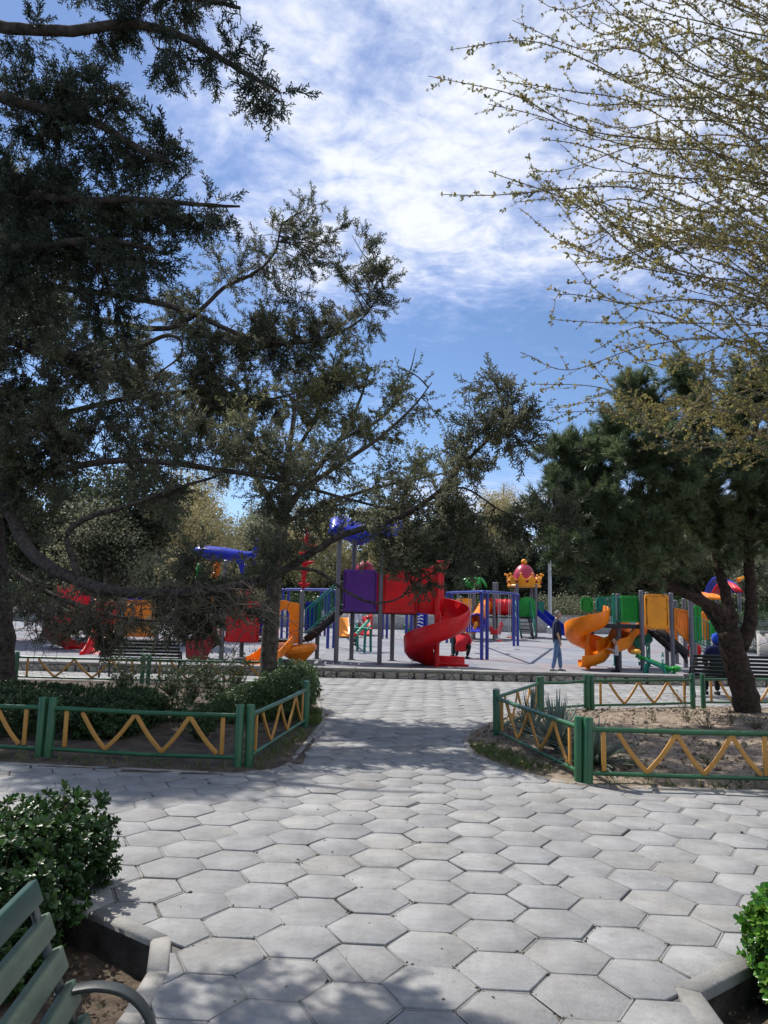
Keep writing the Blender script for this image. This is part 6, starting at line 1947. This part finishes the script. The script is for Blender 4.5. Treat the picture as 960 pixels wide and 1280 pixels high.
def bush(name, base, label, cat, shapes, n, size, m, T=T_OVAL, stems=60, group=None, shell=.72, up=.5):
    """shapes: ellipsoids or rounded boxes (centre, half sizes, boxiness) filled with leafy shoots"""
    root = thing(name, base, label, cat, group)
    pos, dirs = [], []
    vol = np.array([h[0] * h[1] + h[1] * h[2] + h[0] * h[2] for _, h, _ in shapes])
    for (c, h, bx), k in zip(shapes, (n * vol / vol.sum()).astype(int)):
        q = rng.normal(size=(k, 3))
        q /= (np.abs(q) ** bx).sum(1, keepdims=True) ** (1 / bx)
        rr = np.where(rng.random(k) < .7, rng.uniform(shell, 1.03, k), rng.uniform(.3, 1, k))[:, None]
        p = np.array(c) + q * rr * np.array(h) * (1 + .06 * np.sin(q[:, :1] * 9 + q[:, 1:2] * 7 + q[:, 2:] * 8))
        pos.append(p); dirs.append(q / np.array(h) * np.mean(h) + rng.normal(size=(k, 3)) * .45 + np.array([0, 0, up]))
    pos, dirs = np.concatenate(pos), np.concatenate(dirs)
    ok = pos[:, 2] > base[2] + .015
    pos, dirs = pos[ok], dirs[ok]
    MB().instances(*T, pos, dirs, rng.uniform(size * .7, size * 1.25, len(pos))).build('foliage', m, root)
    st = MB()
    for _ in range(stems):
        c, h, _b = shapes[rng.integers(len(shapes))]
        b_ = np.array([c[0] + rng.uniform(-.5, .5) * h[0], c[1] + rng.uniform(-.5, .5) * h[1], base[2] - .03])
        e = np.array(c) + ellipsoid(1)[0] * np.array(h) * .9
        st.tube(bent(b_, e, .0, 5, .06), np.linspace(.009, .003, 5), 4, cap=False)
    i = rng.choice(len(pos), min(len(pos), stems * 12), replace=False)
    for p, d in zip(pos[i], dirs[i]):
        d = d / np.linalg.norm(d)
        st.tube([p - d * size * 2.2 - [0, 0, size], p], [.0025, .0018], 3, cap=False)
    st.build('stems', M_TWIG, root, smooth=180)
    return root
# foreground: dark glossy bush behind the bench, bright one at lower right
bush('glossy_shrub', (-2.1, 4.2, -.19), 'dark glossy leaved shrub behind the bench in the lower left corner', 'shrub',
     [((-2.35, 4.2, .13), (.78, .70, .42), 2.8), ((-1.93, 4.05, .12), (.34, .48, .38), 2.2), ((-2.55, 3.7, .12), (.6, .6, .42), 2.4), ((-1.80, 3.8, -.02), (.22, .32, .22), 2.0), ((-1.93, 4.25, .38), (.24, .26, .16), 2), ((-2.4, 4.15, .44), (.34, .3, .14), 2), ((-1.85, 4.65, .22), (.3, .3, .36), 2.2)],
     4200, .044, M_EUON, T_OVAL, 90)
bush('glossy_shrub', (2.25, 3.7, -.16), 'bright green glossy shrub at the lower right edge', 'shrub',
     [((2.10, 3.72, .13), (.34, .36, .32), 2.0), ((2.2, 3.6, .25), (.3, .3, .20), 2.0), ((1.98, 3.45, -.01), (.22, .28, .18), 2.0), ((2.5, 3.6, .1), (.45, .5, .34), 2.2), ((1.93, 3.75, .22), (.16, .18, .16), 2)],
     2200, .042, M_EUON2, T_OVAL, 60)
# left bed: clipped hedge, boxwood by the path, twiggy bushes
bush('clipped_hedge', (-6.6, 10.5, 0), 'long clipped dark hedge inside the left bed', 'hedge',
     [((-5.65, 10.45, .26), (2.3, 1.1, .27), 8), ((-9.6, 10.7, .26), (1.7, 1.1, .27), 8), ((-3.45, 10.3, .25), (.4, 1.0, .26), 4)], 24000, .045, M_HEDGE, T_BOX, 140, shell=.88)
bush('boxwood_bush', (-1.75, 11.9, 0), 'rounded boxwood bush at the corner of the path, left bed', 'bush',
     [((-1.55, 12.0, .34), (.50, .85, .40), 2.2), ((-1.95, 11.6, .24), (.55, .6, .32), 2.0), ((-1.45, 12.9, .40), (.42, .7, .44), 2.2), ((-2.25, 11.3, .14), (.45, .45, .22), 2.0)], 10000, .034, M_BOXL, T_BOX, 110)
def twiggy(base, h, w, label, m, n=16, ln=60, size=.03, name='sapling', group=None, T=None):
    """thin upright stems carrying sparse leaves"""
    root = thing(name, base, label, 'plant', group)
    st = MB(); pos, dirs = [], []
    for _ in range(n):
        e = np.array(base) + np.array([rng.normal() * w, rng.normal() * w, h * rng.uniform(.5, 1.05)])
        p = bent(np.array(base) + rng.normal(size=3) * [.02, .02, 0], e, .0, 6, .05)
        st.tube(p, np.linspace(.006, .002, 6), 4, cap=False)
        for k in range(1, 6):
            for _ in range(max(1, int(ln / n / 5))):
                d = rng.normal(size=3); d[2] = abs(d[2])
                q = p[k] + d * .03
                st.tube([p[k], q], [.002, .001], 3, cap=False)
                pos.append(q); dirs.append(d)
    st.build('stems', M_TWIG, root, smooth=180)
    if len(pos): MB().instances(*(T or T_BOX), np.array(pos), np.array(dirs), rng.uniform(size * .6, size * 1.3, len(pos))).build('foliage', m, root)
SG_ = 'low bare twiggy bushes in the left bed'
for x, y, h, w, l in ((-3.3, 13.2, .75, .22, 'tallest bare twiggy bush left of the boxwood'), (-2.7, 12.6, .6, .2, 'bare twiggy bush touching the boxwood'), (-3.9, 14.2, .7, .25, 'bare twiggy bush behind the end of the clipped hedge'), (-2.9, 15.2, .8, .22, 'bare twiggy bush near the far fence'), (-5.2, 15.3, .8, .3, 'bare twiggy bush under the bench by the far fence'), (-2.4, 10.4, .38, .2, 'low leafy weed patch behind the left front fence'), (-2.9, 10.9, .5, .22, 'bare twiggy bush between the clipped hedge and the boxwood'), (-2.2, 9.5, .34, .2, 'low weed patch just behind the corner of the left front fence'), (-3.6, 15.9, .75, .3, 'dark twiggy bush against the far fence left of the spring tree')):
    twiggy((x, y, .03), h, w, l, M_HEDGE, 34, 420, .034, 'twiggy_bush', SG_)
# right bed: yuccas and pale saplings
def yucca(base, R_, h, n, label):
    root = thing('yucca', base, label, 'plant', 'yuccas in the right bed')
    mb = MB()
    for i in range(n):
        a = rng.uniform(0, 6.28); t0 = rng.uniform(.15, 1.0)
        L_ = rng.uniform(.75, 1.1)
        d = np.array([math.cos(a), math.sin(a), 0]); s = np.array([-math.sin(a), math.cos(a), 0])
        w = rng.uniform(.016, .026)
        rows = []
        droop = rng.uniform(.0, .45) * t0
        for u in np.linspace(0, 1, 7):
            p = np.array(base) + d * R_ * L_ * t0 * u * 1.0 + np.array([0, 0, h * L_ * ((1.25 - t0 * .95) * u - droop * u * u) + .02])
            ww = w * (1 - u ** 2.2) + .001
            rows.append([p - s * ww + [0, 0, .006], p, p + s * ww + [0, 0, .006]])
        mb.sheet(rows)
    mb.build('blades', M_YUCCA, root, smooth=60)
yucca((2.15, 9.2, .06), .72, .66, 130, 'larger grey green yucca just inside the slanting fence')
yucca((2.40, 8.45, .05), .70, .46, 110, 'lower sprawling yucca behind the sunlit fence panel post')
yucca((2.05, 10.3, .06), .5, .6, 60, 'small yucca behind the larger one')
WG = 'pale saplings and weeds on the bare soil of the right bed'
for px_, py_, h, w, n, l in ((858, 905, .42, .12, 9, 'tallest pale sapling before the pine trunk'), (886, 912, .34, .13, 9, 'leafy pale sapling between the tallest one and the bare stick'), (914, 908, .40, .05, 5, 'thin bare stick sapling beside the pine trunk'), (948, 912, .22, .18, 12, 'low green weed at the right edge by the pine'), (816, 905, .26, .05, 4, 'single thin sprig on the soil left of the tallest sapling'), (792, 962, .16, .10, 9, 'grey green weed tuft inside the sunlit fence panel'), (888, 958, .12, .08, 7, 'small weed just behind the bottom rail on the right'), (640, 905, .2, .1, 8, 'little weed inside the slanting fence corner')):
    g = G(px_, py_, .05)
    twiggy((g[0], g[1], .05), h, w, l, M_WEED, n, n * 9, .035, 'sapling', WG, T_SPRING)
# grass along the bed edges
def tufts():
    v = MB(); pos = []
    for (x0, y0), (x1, y1), n, sp in (((-.98, 11.2), (-1.05, 12.6), 900, .10), ((1.2, 9.7), (1.75, 8.3), 800, .13), ((-1.3, 8.1), (-1.0, 10.6), 260, .08), ((2.2, 7.68), (5, 7.62), 160, .04), ((-4.5, 8.35), (-1.6, 8.02), 140, .06)):
        t = rng.random(n)[:, None]
        pos.append(np.concatenate([np.array([x0, y0]) + (np.array([x1, y1]) - [x0, y0]) * t + rng.normal(size=(n, 2)) * sp, np.full((n, 1), .015)], 1))
    p = np.concatenate(pos); ok = inside(inset(BED_L, .05), p[:, 0], p[:, 1]) | inside(inset(BED_R, .05), p[:, 0], p[:, 1])
    p = p[ok]
    T = strips([((0, 0, 0), (.5, .05, 0), .10, (0, 0, 1)), ((.5, .05, 0), (1, .3, 0), .06, (0, 0, 1)), ((0, 0, 0), (.8, -.3, .1), .09, (0, .2, 1))])
    d = rng.normal(size=(len(p), 3)) * .5; d[:, 2] = 1
    tag(MB().instances(*T, p, d, rng.uniform(.04, .11, len(p))).build('grass', M_GRASSB), kind='stuff')
tufts()
def clods():
    n = 5200
    p = np.stack([rng.uniform(1.2, 9, n), rng.uniform(7.6, 14, n), rng.uniform(.03, .085, n)], -1)
    p = p[inside(inset(BED_R, .12), p[:, 0], p[:, 1])]
    v = np.array([[1, 0, 0], [-.9, .1, 0], [0, 1, .1], [.1, -.8, 0], [0, .1, .7], [0, 0, -.8]]); f = np.array([[0, 2, 4], [2, 1, 4], [1, 3, 4], [3, 0, 4], [2, 0, 5], [1, 2, 5], [3, 1, 5], [0, 3, 5]])
    sz = rng.exponential(.011, len(p)) + .005
    tag(MB().instances(v, f, p, rng.normal(size=(len(p), 3)), np.minimum(sz, .05)).build('soil_clods', M_SOIL), kind='stuff')
clods()
def joint_grit():
    """sand, crumbs and moss that gather in the paving joints"""
    pv = bpy.data.objects['paving'].data
    co = np.empty(len(pv.vertices) * 3); pv.vertices.foreach_get('co', co); co = co.reshape(-1, 3)
    co = co[(co[:, 2] < -.009) & (co[:, 1] < 9) & (co[:, 1] > 2)]
    co = co[rng.choice(len(co), min(2600, len(co)), replace=False)]
    patch = np.sin(co[:, 0] * 2.1 + 1) + np.sin(co[:, 1] * 1.7) + np.sin(co[:, 0] * 5.3 + co[:, 1] * 3.1)
    co = co[patch > .2]
    p = np.repeat(co, 6, 0) + rng.normal(size=(len(co) * 6, 3)) * [.014, .014, 0]
    p[:, 2] = -.004
    v = np.array([[1, 0, 0], [-.9, .1, 0], [0, 1, .1], [.1, -.8, 0], [0, .1, .7]]); f = np.array([[0, 2, 4], [2, 1, 4], [1, 3, 4], [3, 0, 4]])
    tag(MB().instances(v, f, p, rng.normal(size=(len(p), 3)), rng.exponential(.0026, len(p)) + .0015).build('joint_grit', mat('grit', (.10, .085, .06), .95, .4, 8, island=.5, hue=(.20, .17, .12))), kind='stuff')
joint_grit()
def litter():
    """dry leaves and crumbs on soil and slabs"""
    n = 900
    p = np.stack([rng.uniform(-1.9, -1.05, n), rng.uniform(2.4, 4.2, n), np.full(n, -.165)], -1)
    n2 = 700
    p2 = np.stack([rng.uniform(1.2, 6, n2), rng.uniform(7.9, 13, n2), np.full(n2, .075)], -1)
    n3 = 260
    p3 = np.stack([rng.uniform(1.45, 2.6, n3), rng.uniform(2.9, 3.9, n3), np.full(n3, -.11)], -1)
    p = np.concatenate([p[inside(inset(BED_NL, .15), p[:, 0], p[:, 1])], p2[inside(inset(BED_R, .1), p2[:, 0], p2[:, 1])], p3[inside(inset(BED_NR, .13), p3[:, 0], p3[:, 1])]])
    v, f = np.array([[-.5, 0, 0], [0, .28, .08], [.5, 0, 0], [0, -.28, .1]]), np.array([[0, 1, 2, 3]])
    d = rng.normal(size=(len(p), 3)); d[:, 2] *= .25
    roll = np.tile([0, 0, 1.], (len(p), 1)) + rng.normal(size=(len(p), 3)) * .4
    tag(MB().instances(v, f, p, d, rng.uniform(.012, .045, len(p)), np.cross(d, roll)).build('leaf_litter', mat('dry_leaf', (.20, .13, .07), .9, .3, 5, island=.5, hue=(.34, .25, .15))), kind='stuff')
    nb = 170
    p = np.stack([rng.uniform(-3, 3.5, nb), rng.uniform(3, 9, nb), np.full(nb, .004)], -1)
    ok = ~(inside(BED_L, p[:, 0], p[:, 1]) | inside(BED_R, p[:, 0], p[:, 1]) | inside(BED_NL, p[:, 0], p[:, 1]) | inside(BED_NR, p[:, 0], p[:, 1]))
    p = p[ok]; d = rng.normal(size=(len(p), 3)); d[:, 2] *= .2
    tag(MB().instances(v, f, p, d, rng.uniform(.006, .022, len(p)), np.cross(d, np.tile([0, 0, 1.], (len(p), 1)))).build('fallen_bits', mat('fallen_bits', (.13, .10, .06), .9, .3, 5, island=.6, hue=(.3, .26, .2))), kind='stuff')
litter()
# ---- shrubs and hedges on the terrace behind the retaining wall
def terrace():
    i = 0
    labs = ['clipped dark hedge on the terrace behind the swings', 'pale shrubs on the terrace right of the crown tower', 'dark hedge on the terrace at the far right', 'dark hedge on the terrace at the far left', 'olive shrubs on the terrace behind the left slides', 'green hedge on the terrace behind the red panels']
    for (x0, x1, h, m, T, l) in ((560, 650, 1.1, M_HEDGE, T_CLUMP2, labs[0]), (668, 745, 1.3, MATS['foliage ' + str(SG)], T_CLUMP2, labs[1]), (745, 1010, 1.4, M_HEDGE, T_CLUMP2, labs[2]), (-120, 120, 1.4, M_HEDGE, T_CLUMP2, labs[3]), (120, 350, 1.2, MATS['foliage ' + str(OL)], T_CLUMP2, labs[4]), (350, 560, 1.1, M_HEDGE, T_CLUMP2, labs[5])):
        Y = 50.2; a, b = P(x0, 780, Y)[0], P(x1, 780, Y)[0]
        z0 = zplay(48) + .75
        n = int((b - a) * 170)
        p = np.stack([rng.uniform(a, b, n), Y + rng.normal(size=n) * .5, z0 + h * rng.uniform(0, 1, n) ** .8 * (1 + .25 * np.sin(rng.uniform(a, b, n) * 1.3))], -1)
        root = thing('hedge', ((a + b) / 2, Y, z0), l, 'hedge', 'hedges on the terrace behind the playground')
        MB().instances(*T, p, rng.normal(size=(n, 3)), rng.uniform(.25, .5, n)).build('foliage', m, root)
terrace()
g = P(925, 770, 33)
bush('clipped_hedge', (15.5, 33, .3), 'dark clipped hedge beyond the pine trunk at the right edge', 'hedge', [((16.4, 33, 1.1), (2.9, .9, .95), 6)], 3200, .16, M_HEDGE, T_CLUMP2, 40, shell=.85)
# ---- the park's far trees, one unbroken mass closing the horizon
def far_wood():
    mb = MB(); n = 22000
    a = rng.uniform(-1.15, 1.15, n)
    R_ = rng.uniform(78, 105, n)
    x, y = R_ * np.sin(a), R_ * np.cos(a)
    hmax = 9 + 2.2 * np.sin(a * 19) + 1.6 * np.sin(a * 43 + 1) + 1.2 * np.sin(a * 97)
    z = 1.5 + (hmax) * rng.uniform(0, 1, n) ** .8
    mb.instances(*T_CLUMP, np.stack([x, y, z], -1), rng.normal(size=(n, 3)), rng.uniform(1.0, 2.0, n))
    tag(mb.build('wood', mat('wood_foliage', (.040, .052, .028), .7, .4, .12, 0, 1, .3, island=.35, trans=.2, hue=(.11, .11, .05))), kind='stuff')
far_wood()
